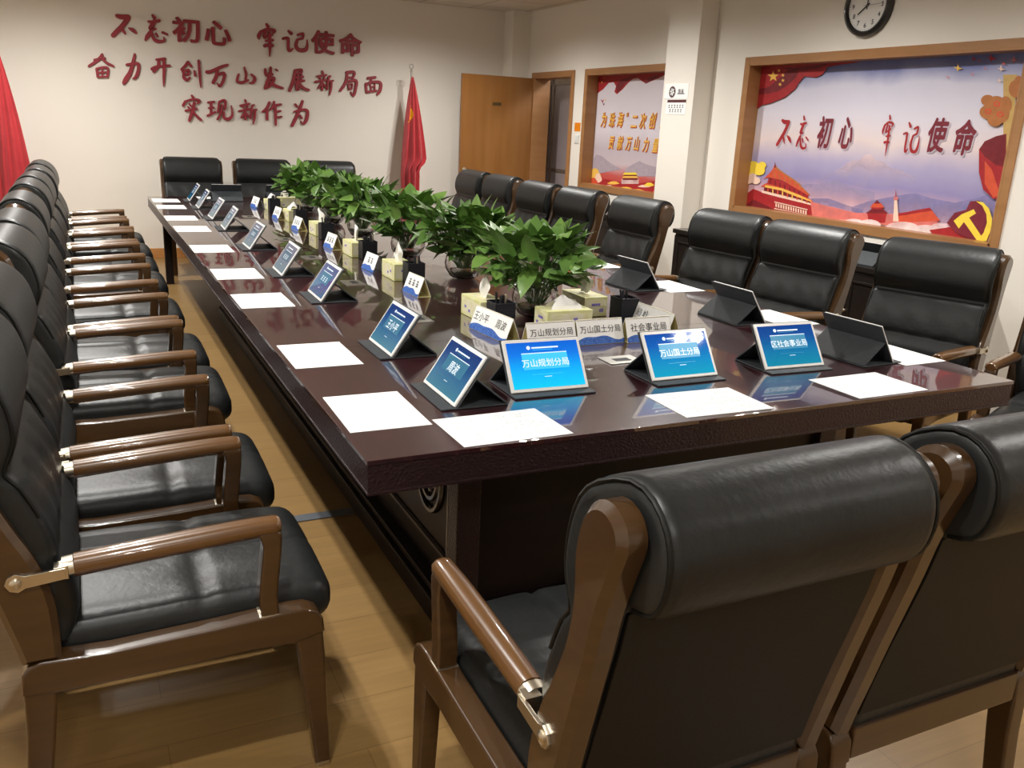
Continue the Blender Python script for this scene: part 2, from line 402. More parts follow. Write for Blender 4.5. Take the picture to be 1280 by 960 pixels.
# baseboards
struct(MB().box((XL, YB-.014, 0), (4.06, YB, .10), bev=.003).build('baseboard_back', BASEB))
struct(MB().box((XL, YF, 0), (XL+.014, YB-.014, .10), bev=.003).build('baseboard_left', BASEB))
bb = MB(); bb.box((XR-.014, 4.87, 0), (XR, DY0-.05, .10), bev=.003); bb.box((XR-.014, YF, 0), (XR, 4.43, .10), bev=.003)
struct(bb.build('baseboard_right', BASEB))
# casings
def casing(name, y0, y1, z0, z1, sill=True, depth=.12):
    c = MB(); w = .052; xf = XR-.014
    c.box((xf, y0-w, z0-(w if sill else 0)), (XR, y0, z1+w), bev=.004)
    c.box((xf, y1, z0-(w if sill else 0)), (XR, y1+w, z1+w), bev=.004)
    c.box((xf, y0, z1), (XR, y1, z1+w), bev=.004)
    if sill: c.box((xf, y0, z0-w), (XR, y1, z0), bev=.004)
    t = .012          # reveal boards
    c.box((xf, y0-.001, z0), (XR+depth, y0+t, z1)); c.box((xf, y1-t, z0), (XR+depth, y1+.001, z1)); c.box((xf, y0, z1-t), (XR+depth, y1, z1+.001))
    if sill: c.box((xf, y0, z0-.001), (XR+depth, y1, z0+t))
    return struct(c.build(name, TRIM))
casing('window_1', B0, B1, OZ0, OZ1)
casing('window_2', S0, S1, OZ0, OZ1)
casing('trim_1', DY0, DY1, 0, DZ, sill=False, depth=.20)
# corridor behind the doorway
struct(MB().box((XR+1.5, 4.6, 0), (XR+1.6, YB+.1, CEIL)).build('wall_corridor', W_WALL, smooth=0))
struct(MB().box((XR+.12, 4.6, CEIL-.2), (XR+1.6, YB+.1, CEIL)).build('ceiling_corridor', CEILM, smooth=0))
struct(MB().box((XR+.12, 4.5, 0), (XR+1.6, 4.6, CEIL)).build('wall_corridor_end', W_WALL, smooth=0))
# frosted corridor partition seen through the doorway
gp = empty('glass_partition', 'frosted glass partition in metal frame seen through the open doorway', 'partition', (XR+.44, 7.40, 0))
g = MB(); g.box((-.02, -.6, 0), (.02, .66, 2.0)); g.build('glass_panel', HALLGLASS, gp, 0)
g = MB()
for y in (-.6, .575, .66): g.box((-.035, y-.018, 0), (.035, y+.018, 2.06), bev=.004)
g.box((-.035, -.62, 1.99), (.035, .68, 2.06), bev=.004); g.box((-.03, -.6, .99), (.03, .66, 1.03), bev=.004)
g.build('frame', GREYMET, gp)
# open door leaf swung against the back wall
dr = struct(MB().box((-.895, -.02, .008), (0, .02, 2.035), bev=.003).build('door_1', DOORW))
dr.location = (4.27, 7.715, 0); dr.rotation_euler = (0, 0, math.radians(1.5))
dh = MB()
for sy in (-1, 1):
    dh.lathe([(.028, 0), (.028, .006), (.011, .008), (.011, .045), (.0, .047)], 14, 0, T(-.845, sy*.02, 1.0) @ RX(sy*-PI/2 if sy > 0 else PI/2))
    dh.tube([(-.845, sy*.06, 1.0), (-.79, sy*.062, 1.0), (-.735, sy*.06, .998)], [.010, .009, .007], 8)
dh.build('door_handle', NICKEL, dr)
dp = MB(); dp.box((-.52, -.0225, 1.712), (-.40, -.0205, 1.752)); dp.build('door_plate', mat('door_plate_brass', lin(120, 92, 40), .4, metal=.4, noise=((9, 9, 9), lin(110, 84, 36), 2)), dr, 0)
t_ = MB(); t_.glyphs('会议室', .032, 0, T(-.46, -.0232, 1.732) @ RX(PI/2), bold=.02); t_.build('door_plate_lettering', INK, dr, 0)
# floor trunking strip
struct(MB().box((-.2, 1.315, 0), (.34, 1.37, .006), bev=.002).build('trim_2', STRIP))

# ------------------------------------------------------------------ ceiling lights
def ceiling_light(x, y, label):
    r = empty('ceiling_light', label, 'ceiling light', (x, y, CEIL), 0, 'recessed double downlights')
    f = MB()
    for (a, c) in (((-.19, -.11), (.19, -.085)), ((-.19, .085), (.19, .11)), ((-.19, -.085), (-.165, .085)), ((.165, -.085), (.19, .085)), ((-.012, -.085), (.012, .085))):
        f.box((a[0], a[1], -.014), (c[0], c[1], 0), bev=.003)
    f.build('frame', FIXT, r)
    for sx in (-.062, .062):
        d = MB().lathe([(.050, .0), (.048, -.004), (.030, -.001)], 28, 0, T(sx, 0, 0), caps=False).lathe([(.026, -.002), (.024, -.006), (0, -.007)], 20, 1, T(sx, 0, 0)).build('lamp', [FIXT, DIFF], r, 30)
        ld = bpy.data.lights.new('light', 'SPOT'); ld.shadow_soft_size = .03; ld.energy = LIGHT_W[y]*(.82 if x > 1 and y > 4 else 1); ld.color = LIGHT_COL
        ld.spot_size = math.radians(LIGHT_SPREAD); ld.spot_blend = 1.0
        lo = bpy.data.objects.new('lamp_light', ld); COL.objects.link(lo); lo.parent = d; lo.location = (sx, 0, -.075)
for (x, y) in LIGHTS:
    ceiling_light(x, y, 'double recessed downlight in the %s row, %s' % ('left' if x < 1 else 'right',
        {-2.9: 'at the back of the room behind the viewer', -1.0: 'behind the near chairs', .9: 'over the near end of the table', 2.8: 'before the middle of the table', 4.7: 'beyond the middle of the table', 6.6: 'over the far end of the table'}[y]))
ld = bpy.data.lights.new('light', 'AREA'); ld.size = .5; ld.energy = 38; ld.color = LIGHT_COL
cl = empty('corridor_light', 'ceiling light in the corridor beyond the open doorway', 'ceiling light', (XR+.85, 6.2, CEIL-.2))
MB().box((-.2, -.3, -.03), (.2, .3, 0), bev=.006).build('diffuser', DIFF, cl)
lo = bpy.data.objects.new('lamp_light', ld); COL.objects.link(lo); lo.parent = cl; lo.location = (0, 0, -.045)

# ================================================================== TABLE
LX, LY = 2.205, 6.666
tb = empty('conference_table', 'long dark mahogany conference table with glossy top and carved edge', 'table', (LX/2, LY/2, 0))
def tl(x, y, z=0): return (x-LX/2, y-LY/2, z)
m = MB(); m.box(tl(0, 0, H-.012), tl(LX, LY, H), bev=.002, seg=2); m.build('tabletop', TABLE, tb)
m = MB()
for (a, c) in (((.0025, .0025), (LX-.0025, .03)), ((.0025, LY-.03), (LX-.0025, LY-.0025)), ((.0025, .03), (.03, LY-.03)), ((LX-.03, .03), (LX-.0025, LY-.03))):
    m.box(tl(*a, H-.079), tl(*c, H-.012))
for (a, c) in (((0, 0), (LX, .034)), ((0, LY-.034), (LX, LY)), ((0, .034), (.034, LY-.034)), ((LX-.034, .034), (LX, LY-.034))):
    m.box(tl(*a, H-.086), tl(*c, H-.078), bev=.002)
m.build('carved_frieze', CARVE, tb)
m = MB()
for y in (1.012, 2.9, 4.78):
    m.box(tl(.004, y-.0012, H-.001), tl(LX-.004, y+.0012, H+.0003))
m.build('seam', mat('seam_dark', (.07, .04, .035), .5, noise=((9, 9, 9), (.06, .035, .03), 2)), tb, 0)
PX, PY0, PY1 = .375, .36, 5.05
m = MB(); m.box(tl(PX+.03, PY0+.03, .02), tl(LX-PX-.03, PY1-.03, H-.03)); 
m.box(tl(PX-.03, PY0-.03, 0), tl(LX-PX+.03, PY1+.03, .075), bev=.008); m.box(tl(PX-.012, PY0-.012, .075), tl(LX-PX+.012, PY1+.012, .10), bev=.006)
m.box(tl(PX+.01, PY0+.01, H-.10), tl(LX-PX-.01, PY1-.01, H-.07), bev=.004)
m.build('pedestal', TABLE_D, tb)
posts_y = [PY0, PY0+1.17, PY0+2.34, PY0+3.51, PY1-.075]
for x in (PX, LX-PX-.075):
    for y in posts_y: MB().box(tl(x, y, .10), tl(x+.075, y+.075, H-.07), bev=.006).build('pedestal_post', CARVE, tb)
for sx, xx in ((-1, PX+.03), (1, LX-PX-.03)):
    for i in range(4):
        y0, y1 = posts_y[i]+.10, posts_y[i+1]-.025; c = (y0+y1)/2
        m = MB(); X = T(*tl(xx, c, .44)) @ (RY(-PI/2) if sx < 0 else RY(PI/2))
        # raised panel mould, oval medallions and leaf scrolls
        for dy in (-.33, 0, .33):
            for rad in (.12, .085):
                m.tube([(rad*1.15*math.cos(a), dy+rad*.9*math.sin(a), .004) for a in [2*PI*k/22 for k in range(23)]], .011, 6, 0, X, caps=False)
            for k in range(9):
                a = 2*PI*k/9; m.pad((-.016, -.03, 0), (.016, .03, .016), .008, (3, 4, 2), None, 0, X @ T(.045*math.cos(a), dy+.04*math.sin(a), 0) @ RZ(a-PI/2))
            m.lathe([(.02, 0), (.018, .014), (0, .02)], 10, 0, X @ T(0, dy, 0))
        hw = (y1-y0)/2-.02
        for sz in (-.24, .19): m.tube([(sz, -hw, .004), (sz, hw, .004)], .010, 6, 0, X)
        for sy in (-hw, hw): m.tube([(-.24, sy, .004), (.19, sy, .004)], .010, 6, 0, X)
        m.build('carved_panel', CARVEDP, tb)

for (x, y) in ((.10, LY-.16), (LX-.165, LY-.16)):
    m = MB(); m.box(tl(x, y, 0), tl(x+.065, y+.065, H-.07), bev=.006); m.box(tl(x-.012, y-.012, H-.16), tl(x+.077, y+.077, H-.07), bev=.004); m.build('leg', TABLE_D, tb)

# ================================================================== CHAIRS
def make_chair(label, group):
    r = empty('conference_chair', label, 'chair', (0, 0, 0), 0, group)
    # seat
    def top(x, y):
        u = min(1, max(0, (abs(x))/.2)); d = .012*(1-u*u)
        d -= .011*math.exp(-(x/.012)**2) + .010*math.exp(-((y-.09)/.013)**2)
        d += .004*math.sin(x*40)*math.exp(-((y-.09)/.06)**2)
        if y > .25: d -= .30*(y-.25)**1.6
        return d
    MB().pad((-.236, -.225, .355), (.236, .378, .478), .05, (26, 30, 6), top).build('seat', LEATHER, r, 60)
    # backrest pad
    loop = cat([(-.175, .43), (-.150, .50), (-.152, .57), (-.170, .615), (-.178, .63), (-.178, .66), (-.195, .73), (-.222, .795), (-.244, .822), (-.236, .845),
                (-.222, .89), (-.228, .95), (-.25, 1.005), (-.292, 1.045), (-.342, 1.062), (-.392, 1.052), (-.428, 1.02), (-.442, .975), (-.436, .925), (-.412, .888),
                (-.37, .874)], 4) + [(-.354, .862), (-.338, .80), (-.316, .72), (-.297, .64), (-.276, .55), (-.257, .45), (-.252, .42)]
    n = len(loop)
    nrm = []
    for i in range(n):
        a, b = Vector(loop[i-1]), Vector(loop[(i+1) % n]); t = (b-a).normalized(); nrm.append(Vector((t.y, -t.x)))
    area = sum(loop[i][0]*loop[(i+1) % n][1]-loop[(i+1) % n][0]*loop[i][1] for i in range(n))
    if area < 0: nrm = [-q for q in nrm]
    rr, hw = .026, .243; st = []
    for a in (90, 70, 50, 30, 12): st.append((-hw+rr-rr*math.sin(math.radians(a)), rr*(1-math.cos(math.radians(a)))))
    st += [(-hw+rr+(2*hw-2*rr)*k/14, 0) for k in range(15)]
    for a in (12, 30, 50, 70, 90): st.append((hw-rr+rr*math.sin(math.radians(a)), rr*(1-math.cos(math.radians(a)))))
    vs, fs = [], []
    for (x, ins) in st:
        for i in range(n):
            q = Vector(loop[i]) - nrm[i]*ins*.8
            wr_ = 0
            if .64 < loop[i][1] < .80 and loop[i][0] > -.24 and i < n//2: wr_ = .003*math.sin(x*55+1.3*math.sin(loop[i][1]*30))
            fr = min(1, max(0, (q.x+.352)/.07)) if q.y > .62 else 0 if q.y < .5 else (q.y-.5)/.12
            vs.append((x*(1+.105*fr), q.x+wr_, q.y))
    for k in range(len(st)-1):
        for i in range(n): fs.append([k*n+i, (k+1)*n+i, (k+1)*n+(i+1) % n, k*n+(i+1) % n])
    fs.append(list(range(n))); fs.append([(len(st)-1)*n+i for i in range(n)][::-1])
    b = MB(); b.add(vs, fs); bp = b.build('backrest', LEATHER, r, 50)
    # piping round the two ends of the roll
    for sx in (-1, 1):
        p = MB()
        pts = [(sx*(hw-.006)*(1+.105*min(1, max(0, (loop[i][0]+.352)/.07))), loop[i][0]+nrm[i].x*-.006, loop[i][1]+nrm[i].y*-.006) for i in range(24, 81, 2)]
        p.tube(pts, .0042, 6)
        p.build('piping', LEATHER_BACK, bp, 60)
    MB().prism([(-.359, .868), (-.345, .80), (-.322, .71), (-.303, .64), (-.281, .55), (-.262, .46), (-.254, .46), (-.27, .55), (-.292, .64), (-.311, .71), (-.334, .80), (-.35, .868)],
               0, -.236, .236, 0, .002).build('back_panel', LEATHER_BACK, r)
    post = cat([(-.188, .425), (-.190, .55), (-.212, .64), (-.252, .73), (-.282, .81), (-.291, .88), (-.287, .945), (-.300, 1.0), (-.328, 1.03), (-.362, 1.037),
                (-.392, 1.022), (-.403, .992), (-.390, .95), (-.366, .88), (-.348, .80), (-.328, .72), (-.308, .64), (-.287, .55), (-.270, .48), (-.258, .425)], 3)
    rail = [(-.262, .405), (-.250, .422), (-.225, .430), (-.10, .424), (.10, .430), (.26, .438), (.300, .436), (.325, .424), (.338, .402), (.341, .37),
            (.275, .352), (.18, .358), (0, .352), (-.195, .352), (-.265, .36)]
    for sx in (-1, 1):
        x0, x1 = (.238, .290) if sx > 0 else (-.290, -.238)
        MB().prism(post, 0, x0, x1, 0, .012, seg=1).build('back_post', WOOD, r)
        MB().prism(rail, 0, x0, x1, 0, .007, seg=3).build('side_rail', WOOD, r)
        # legs, tapering
        for (nm, a) in (('front', [(.272, .40), (.336, .40), (.342, .30), (.350, .012), (.314, .012), (.300, .15)]),
                        ('rear', [(-.262, .40), (-.198, .40), (-.212, .27), (-.228, .15), (-.250, .012), (-.288, .012), (-.276, .15), (-.266, .27)])):
            lg = MB().prism(a, 0, x0+.004, x1-.004, 0, .007, seg=3).build('leg', WOOD, r)
            yy = .332 if nm == 'front' else -.269
            MB().box((x0+.008, yy-.016, 0), (x1-.008, yy+.016, .014), 0, .003).build('foot_cap', NICKEL, lg)
        xc = (x0+x1)/2
        # arm support: S-curved flat post
        sp = cat([(.203, .428), (.200, .48), (.206, .54), (.212, .60), (.205, .632), (.248, .632), (.252, .60), (.246, .54), (.240, .48), (.242, .428)], 3)
        MB().prism(sp, 0, xc-.022, xc+.022, 0, .006, seg=3).build('arm_support', WOOD, r)
        lgf = MB().box((xc-.024, .198, .428), (xc+.024, .247, .436), 0, .002); lgf.build('support_collar', NICKEL, r)
        ctr = cat([(-.150, .620), (-.05, .627), (.08, .635), (.18, .640), (.240, .641)], 4); vs, fs = [], []
        for i, (yy, zz) in enumerate(ctr):
            t = i/(len(ctr)-1); ww, hh = .0235+.0025*math.sin(PI*min(1, t*1.1)), .0205-.0015*t
            for (px_, pz_) in ((-1, -.35), (-.62, -1), (.62, -1), (1, -.35), (1, .35), (.60, .92), (0, 1.06), (-.60, .92), (-1, .35)): vs.append((xc+px_*ww, yy, zz+pz_*hh))
        for (f_, dy) in ((.93, .008), (.70, .0125)):       # eased front end
            for v in vs[(len(ctr)-1)*9:(len(ctr))*9]: vs.append((xc+(v[0]-xc)*f_, .240+dy, .641+(v[2]-.641)*f_))
        for i in range(len(ctr)+1):
            for j in range(9): fs.append([i*9+j, i*9+(j+1) % 9, (i+1)*9+(j+1) % 9, (i+1)*9+j])
        fs.append(list(range(9))); fs.append([(len(ctr)+1)*9+j for j in range(9)][::-1])
        am = MB().add(vs, [f[::-1] for f in fs]).build('armrest', WOOD_ARM, r, 62)
        br = MB(); br.tube([(xc, -.170, .6185), (xc, -.150, .620)], [.0225, .0235], 14, 0, None, True, (.84, 1.08))
        xo = sx*.2925
        br.prism([(-.165, .630), (-.235, .626), (-.250, .633), (-.264, .626), (-.270, .612), (-.262, .598), (-.248, .593), (-.235, .600), (-.165, .607)], 0, xo-.004, xo+.004, 0, .0015)
        br.prism([(-.185, .632), (-.160, .634), (-.160, .605), (-.185, .606)], 0, min(xc, xo), max(xc, xo)+.002, 0, .002)
        br.lathe([(.011, 0), (.011, .003), (.006, .006), (0, .006)], 14, 0, T(xo+sx*.004, -.251, .613) @ RY(sx*PI/2))
        br.build('arm_bracket', NICKEL, am)
    MB().box((-.238, .285, .355), (.238, .318, .42), 0, .005).build('front_rail', WOOD, r)
    MB().box((-.238, -.262, .36), (.238, -.23, .43), 0, .005).build('rear_rail', WOOD, r)
    return r

LEFT_Y = [.262, .895, 1.76, 2.37, 3.27, 4.19, 4.85, 5.55, 6.27]
ordn = ['nearest the camera, first', 'second', 'third', 'fourth', 'fifth', 'sixth', 'seventh', 'eighth', 'ninth and farthest']
ch0 = make_chair('black leather chair at the left side of the table, nearest the camera', 'chairs along the left side of the table')
place(ch0, (-.447, LEFT_Y[0], 0), -PI/2)
for i, y in enumerate(LEFT_Y[1:], 1):
    dup(ch0, (-.447+rnd.uniform(-.012, .012), y, 0), -PI/2+rnd.uniform(-.02, .02), 'black leather chair in the left row, %s from the near end' % ordn[i])
for i, (x, y, a, lb) in enumerate([(.328, -.55, 0, 'black leather chair seen from behind at the near end of the table, left one'),
                                   (.945, -.545, 0, 'black leather chair seen from behind, cut by the right edge of the picture')]):
    c = dup(ch0, (x, y, 0), a, lb); c['group'] = 'chairs at the near end'
for i, x in enumerate((.476, 1.157, 1.836)):
    c = dup(ch0, (x, 7.24, 0), PI, 'black leather chair at the far end against the lettered wall, %s' % ['left one', 'middle one', 'right one behind the plants'][i])
    c['group'] = 'chairs at the far end'
RIGHT = [(3.08, .31, 112), (2.80, .96, 108), (2.71, 1.79, 97), (2.68, 2.425, 96), (2.65, 3.39, 91), (2.65, 4.22, 90), (2.62, 4.86, 90), (2.66, 5.68, 90), (2.66, 6.34, 90)]
for i, (x, y, a) in enumerate(RIGHT):
    c = dup(ch0, (x, y, 0), math.radians(a), ['black leather chair at the right edge of the picture beside the table corner',
        'black leather chair in the right row below the hammer emblem of the poster', 'black leather chair in the right row, third from the near end, below the poster',
        'black leather chair in the right row at the left end of the big poster', 'black leather chair in the right row in front of the white pillar',
        'black leather chair in the right row in front of the smaller poster', 'black leather chair in the right row in front of the doorway',
        'black leather chair in front of the open door, right of two overlapping', 'farthest black leather chair of the right row, by the open door'][i])
    c['group'] = 'chairs along the right side of the table'

# ================================================================== THINGS ON THE TABLE
def sheet():
    m = MB(); m.box((-.1485, -.105, 0), (.1485, .105, .0008)); return m
def make_sheet(x, y, a, label, group):
    o = sheet().build('paper_sheet', SHEET, None, 0); o.location = (x, y, H+.0006); o.rotation_euler = (0, 0, a); return tag(o, label, 'paper', group)
ps = make_sheet(.123, .3355, -PI/2-.019, 'printed white sheet at the left edge of the table, nearest the corner', 'sheets along the left side')
def dup1(o, x, y, a, label, group=None, z=None):
    c = o.copy(); COL.objects.link(c); c.location = (x, y, o.location.z if z is None else z); c.rotation_euler = (0, 0, a); c['label'] = label
    if group: c['group'] = group
    return c
for i, (x, y, a) in enumerate([(.015, .787, -.004), (.004, 1.699, -.004), (.005, 2.358, -.016), (.002, 3.208, -.013), (.001, 4.121, -.014), (-.003, 4.758, -.018), (.004, 5.552, -.021), (.011, 6.1, -.011)], 1):
    dup1(ps, x+.105, y+.1485, -PI/2+a, 'printed white sheet on the table left side, %s from near end' % ordn[i])
for i, (x, y, a) in enumerate([(.238, .011, .010), (.896, .020, -.031), (1.513, .010, .011)]):
    dup1(ps, x+.1485, y+.105, a, 'printed white sheet on the near edge of the table, %s' % ['left one at the corner', 'middle one', 'right one'][i], 'sheets along the near edge')
for i, (x, y, a) in enumerate([(2.092, .405, .03), (2.095, 1.02, .02), (2.092, 1.78, .0), (2.075, 2.50, .02)]):
    dup1(ps, x, y, PI/2+a, 'printed white sheet on the right side of the table, %s from the near end' % ordn[i].replace('nearest the camera, ', ''), 'sheets along the right side')
dup1(ps, .55, 6.54, PI, 'printed white sheet at the far end of the table behind the standing tablet', 'sheets at the far end')

# ---- tablets in folio covers
SCR = {}
def scr_mat(k, e):
    if k not in SCR:
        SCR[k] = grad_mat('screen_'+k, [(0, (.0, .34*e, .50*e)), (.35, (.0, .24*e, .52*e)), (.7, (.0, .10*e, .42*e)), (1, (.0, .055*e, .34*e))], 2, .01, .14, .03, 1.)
    return SCR[k]
def tablet(loc, rz, label, group, text=None, vertical=False, e=1., lit='glow', bars=0):
    r = empty('tablet', label, 'tablet', loc, rz, group)
    th = math.radians(56); X = T(0, 0, .008) @ RX(th)       # local plane: x right, y up the screen, z toward viewer
    w, h = .248, .160
    m = MB(); m.box((-w/2, 0, -.008), (w/2, h, 0), 0, .0035, 2, X); m.build('tablet_body', BEZEL, r)
    m = MB(); m.box((-w/2+.010, .010, 0), (w/2-.010, h-.011, .0006), 0, 0, 2, X)
    mats = [scr_mat(lit, e), scr_txt, scr_band(lit, e), BEZEL]
    Z = X @ T(0, 0, .0010)
    # crest and title line
    m.lathe([(.006, 0), (.006, .0002)], 12, 1, Z @ T(-.046, h-.028, 0))
    m.box((-.036, h-.031, 0), (.050, h-.0265, .0002), 1, 0, 2, Z); m.box((-.034, h-.036, 0), (.03, h-.0345, .0002), 2, 0, 2, Z)
    m.box((-.072, .066, -.0002), (.074, .116, 0), 2, 0, 2, Z)
    m.box((-.072, .1135, 0), (.074, .116, .0002), 1, 0, 2, Z)
    m.box((-.05, .050, 0), (.05, .0512, .0002), 2, 0, 2, Z); m.box((-.012, .042, 0), (.012, .0435, .0002), 1, 0, 2, Z)
    if text: m.glyphs(text, .0255 if len(text) > 4 else .034, 1, Z @ T(0, .085, .0004), bold=.012)
    for k in range(bars):
        x = (k-(bars-1)/2)*.034
        for q in (-.008, 0, .008): m.box((x-.010, .085+q-.0012, .0001), (x+.010, .085+q+.0012, .0004), 1, 0, 2, Z)
        m.box((x-.0012, .073, .0001), (x+.0012, .097, .0004), 1, 0, 2, Z)
    m.build('screen', mats, r, 0)
    m = MB(); m.box((-w/2-.004, 0-.004, -.0125), (w/2+.004, h+.004, -.0085), 0, .0018, 2, X); m.build('folio_back', FOLIO, r)
    m = MB(); m.box((-w/2-.004, -.036, 0), (w/2+.004, .158, .005), 0, .002); m.build('folio_base', FOLIO, r)
    y0, z0 = .092*math.cos(th)+.012, .008+.092*math.sin(th)-.006
    m = MB(); m.prism([(y0, z0), (y0+.004, z0+.001), (.158, .007), (.152, .005)], 0, -w/2-.003, w/2+.003, 0, .0008); m.build('folio_prop', FOLIO, r)
    return r
scr_txt = mat('screen_white', (.02, .02, .02), .3, emit=(.85, .95, 1.), emit_s=1.05)
_bands = {}
def scr_band(k, e):
    if k not in _bands: _bands[k] = mat('screen_band_'+k, (.004, .006, .01), .3, emit=(.03, .34, .58), emit_s=.95*e, spec=.3)
    return _bands[k]
ZT = H+.0008
G = 'tablets along the left side'
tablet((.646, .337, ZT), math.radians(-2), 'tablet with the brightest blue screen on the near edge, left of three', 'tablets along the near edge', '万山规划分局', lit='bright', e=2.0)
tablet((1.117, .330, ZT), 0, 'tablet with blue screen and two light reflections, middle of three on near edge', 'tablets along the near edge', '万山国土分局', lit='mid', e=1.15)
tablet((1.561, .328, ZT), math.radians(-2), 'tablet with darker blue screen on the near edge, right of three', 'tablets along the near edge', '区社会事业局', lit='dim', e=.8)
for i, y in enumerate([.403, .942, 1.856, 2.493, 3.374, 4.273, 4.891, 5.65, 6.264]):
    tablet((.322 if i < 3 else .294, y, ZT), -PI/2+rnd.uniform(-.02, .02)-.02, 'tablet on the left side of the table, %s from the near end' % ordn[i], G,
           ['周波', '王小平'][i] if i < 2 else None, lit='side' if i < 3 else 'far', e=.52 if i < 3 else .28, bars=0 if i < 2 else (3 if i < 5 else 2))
for i, y in enumerate([.413, 1.055, 1.81]):
    tablet((1.965, y, ZT), PI/2+[.06, 0, .04][i], 'dark back of a folio tablet on the right side, %s from the near end' % ['first', 'second', 'third'][i], 'tablets along the right side', bars=2, lit='dim')
for i, x in enumerate((.616, 1.078)):
    tablet((x, 6.35, ZT), PI, 'dark back of a folio tablet at the far end, %s' % ['left one', 'right one beside the plants'][i], 'tablets at the far end', bars=2, lit='dim')

# ---- name plates (folded tents)
def plate(loc, rz, L, label, group, text=None, blocks=0, clear=False, size=.034, h=.086, dual=None):
    m = MB(); d = .033
    front = T(0, -d, 0) @ RX(math.atan2(h, d))       # local x along, y up the face
    s = math.hypot(h, d)
    if clear:
        m.box((-L/2, 0, -.0015), (L/2, s, 0), 3, 0, 2, front)
        m.box((-L/2, 0, -.0015), (L/2, s, 0), 3, 0, 2, RZ(PI) @ front)
    else:
        m.box((-L/2, 0, -.0016), (L/2, s, 0), 0, 0, 2, front)
        m.box((-L/2, 0, -.0016), (L/2, s, 0), 0, 0, 2, RZ(PI) @ front)
        m.box((-L/2, 0, -.0022), (L/2, s, -.0016), 4, 0, 2, front); m.box((-L/2, 0, -.0022), (L/2, s, -.0016), 4, 0, 2, RZ(PI) @ front)
        m.box((-L/2, -d, 0), (L/2, d, .001), 4)
    for F in (front, RZ(PI) @ front):
        Z = F @ T(0, 0, .0005)
        if clear: m.flat([(-L/2+.002, .001), (L/2-.002, .001), (L/2-.002, s-.002), (-L/2+.002, s-.002)], 0, F @ T(0, 0, .0002))
        top = [(-L/2+L*k/16, .024+.0075*math.sin(2*PI*k/16-.9)+.004*math.sin(4*PI*k/16)) for k in range(17)]
        m.flat([(-L/2, .0008)] + [(L/2, .0008)] + top[::-1], 1, Z)
        rows = [[(-L/2+L*k/16, .010+j*.007+.003*math.sin(2*PI*k/8+j)) for k in range(17)] for j in range(1)]
        if text: m.glyphs(text, size, 2, Z @ T(0, s*.60, .0004), bold=.008, space=1.02)
        if dual:
            for q, tx in ((-.27, dual[0]), (.27, dual[1])): m.glyphs(tx, size, 2, Z @ T(q*L, s*.60, .0004), bold=.01, space=1.0)
        for k in range(blocks):
            x = (k-(blocks-1)/2)*.040
            for q in (-.012, -.002, .009): m.box((x-.012, s*.6+q-.0016, .0002), (x+.012, s*.6+q+.0016, .0006), 2, 0, 2, Z)
            m.box((x-.0016, s*.6-.017, .0002), (x+.0016, s*.6+.016, .0006), 2, 0, 2, Z)
            m.box((x+.006, s*.6-.015, .0002), (x+.009, s*.6-.002, .0006), 2, 0, 2, Z)
    o = m.build('name_plate', [PAPERW, WAVE, INK, CLEAR, CARDIN], None, 0); o.location = loc; o.rotation_euler = (0, 0, rz)
    return tag(o, label, 'name plate', group)
GP = 'name plates on the table'
plate((.788, 1.045, ZT), -PI/2+.09, .265, 'long white name plate with two handwritten-style names, left of the pen holder', GP, dual=('王小平', '周波'), size=.036)
for i, (y, n, c) in enumerate([(1.85, 3, False), (2.50, 2, True), (3.295, 3, False), (4.18, 3, False), (4.845, 3, False), (5.69, 2, True)]):
    plate((.778 if i < 5 else .77, y, ZT), -PI/2+.06, .17 if i < 5 else .22, 'blue-waved name plate on the left side, %s after the long two-name plate' % ['first', 'second', 'third', 'fourth', 'fifth', 'sixth and farthest'][i], GP, blocks=n, clear=c)
plate((.909, .845, ZT), .01, .192, 'white name plate reading 万山规划分局 facing the near edge', GP, '万山规划分局', size=.0285)
plate((1.106, .845, ZT), .02, .192, 'white name plate reading 万山国土分局 facing the near edge', GP, '万山国土分局', size=.0285)
plate((1.303, .830, ZT), .0, .192, 'white name plate reading 社会事业局 facing the near edge', GP, '社会事业局', size=.0315)
plate((1.435, .965, ZT), PI/2, .25, 'white name plate standing sideways behind the 社会事业局 plate', GP, dual=('局 岭', '飞'), size=.034)

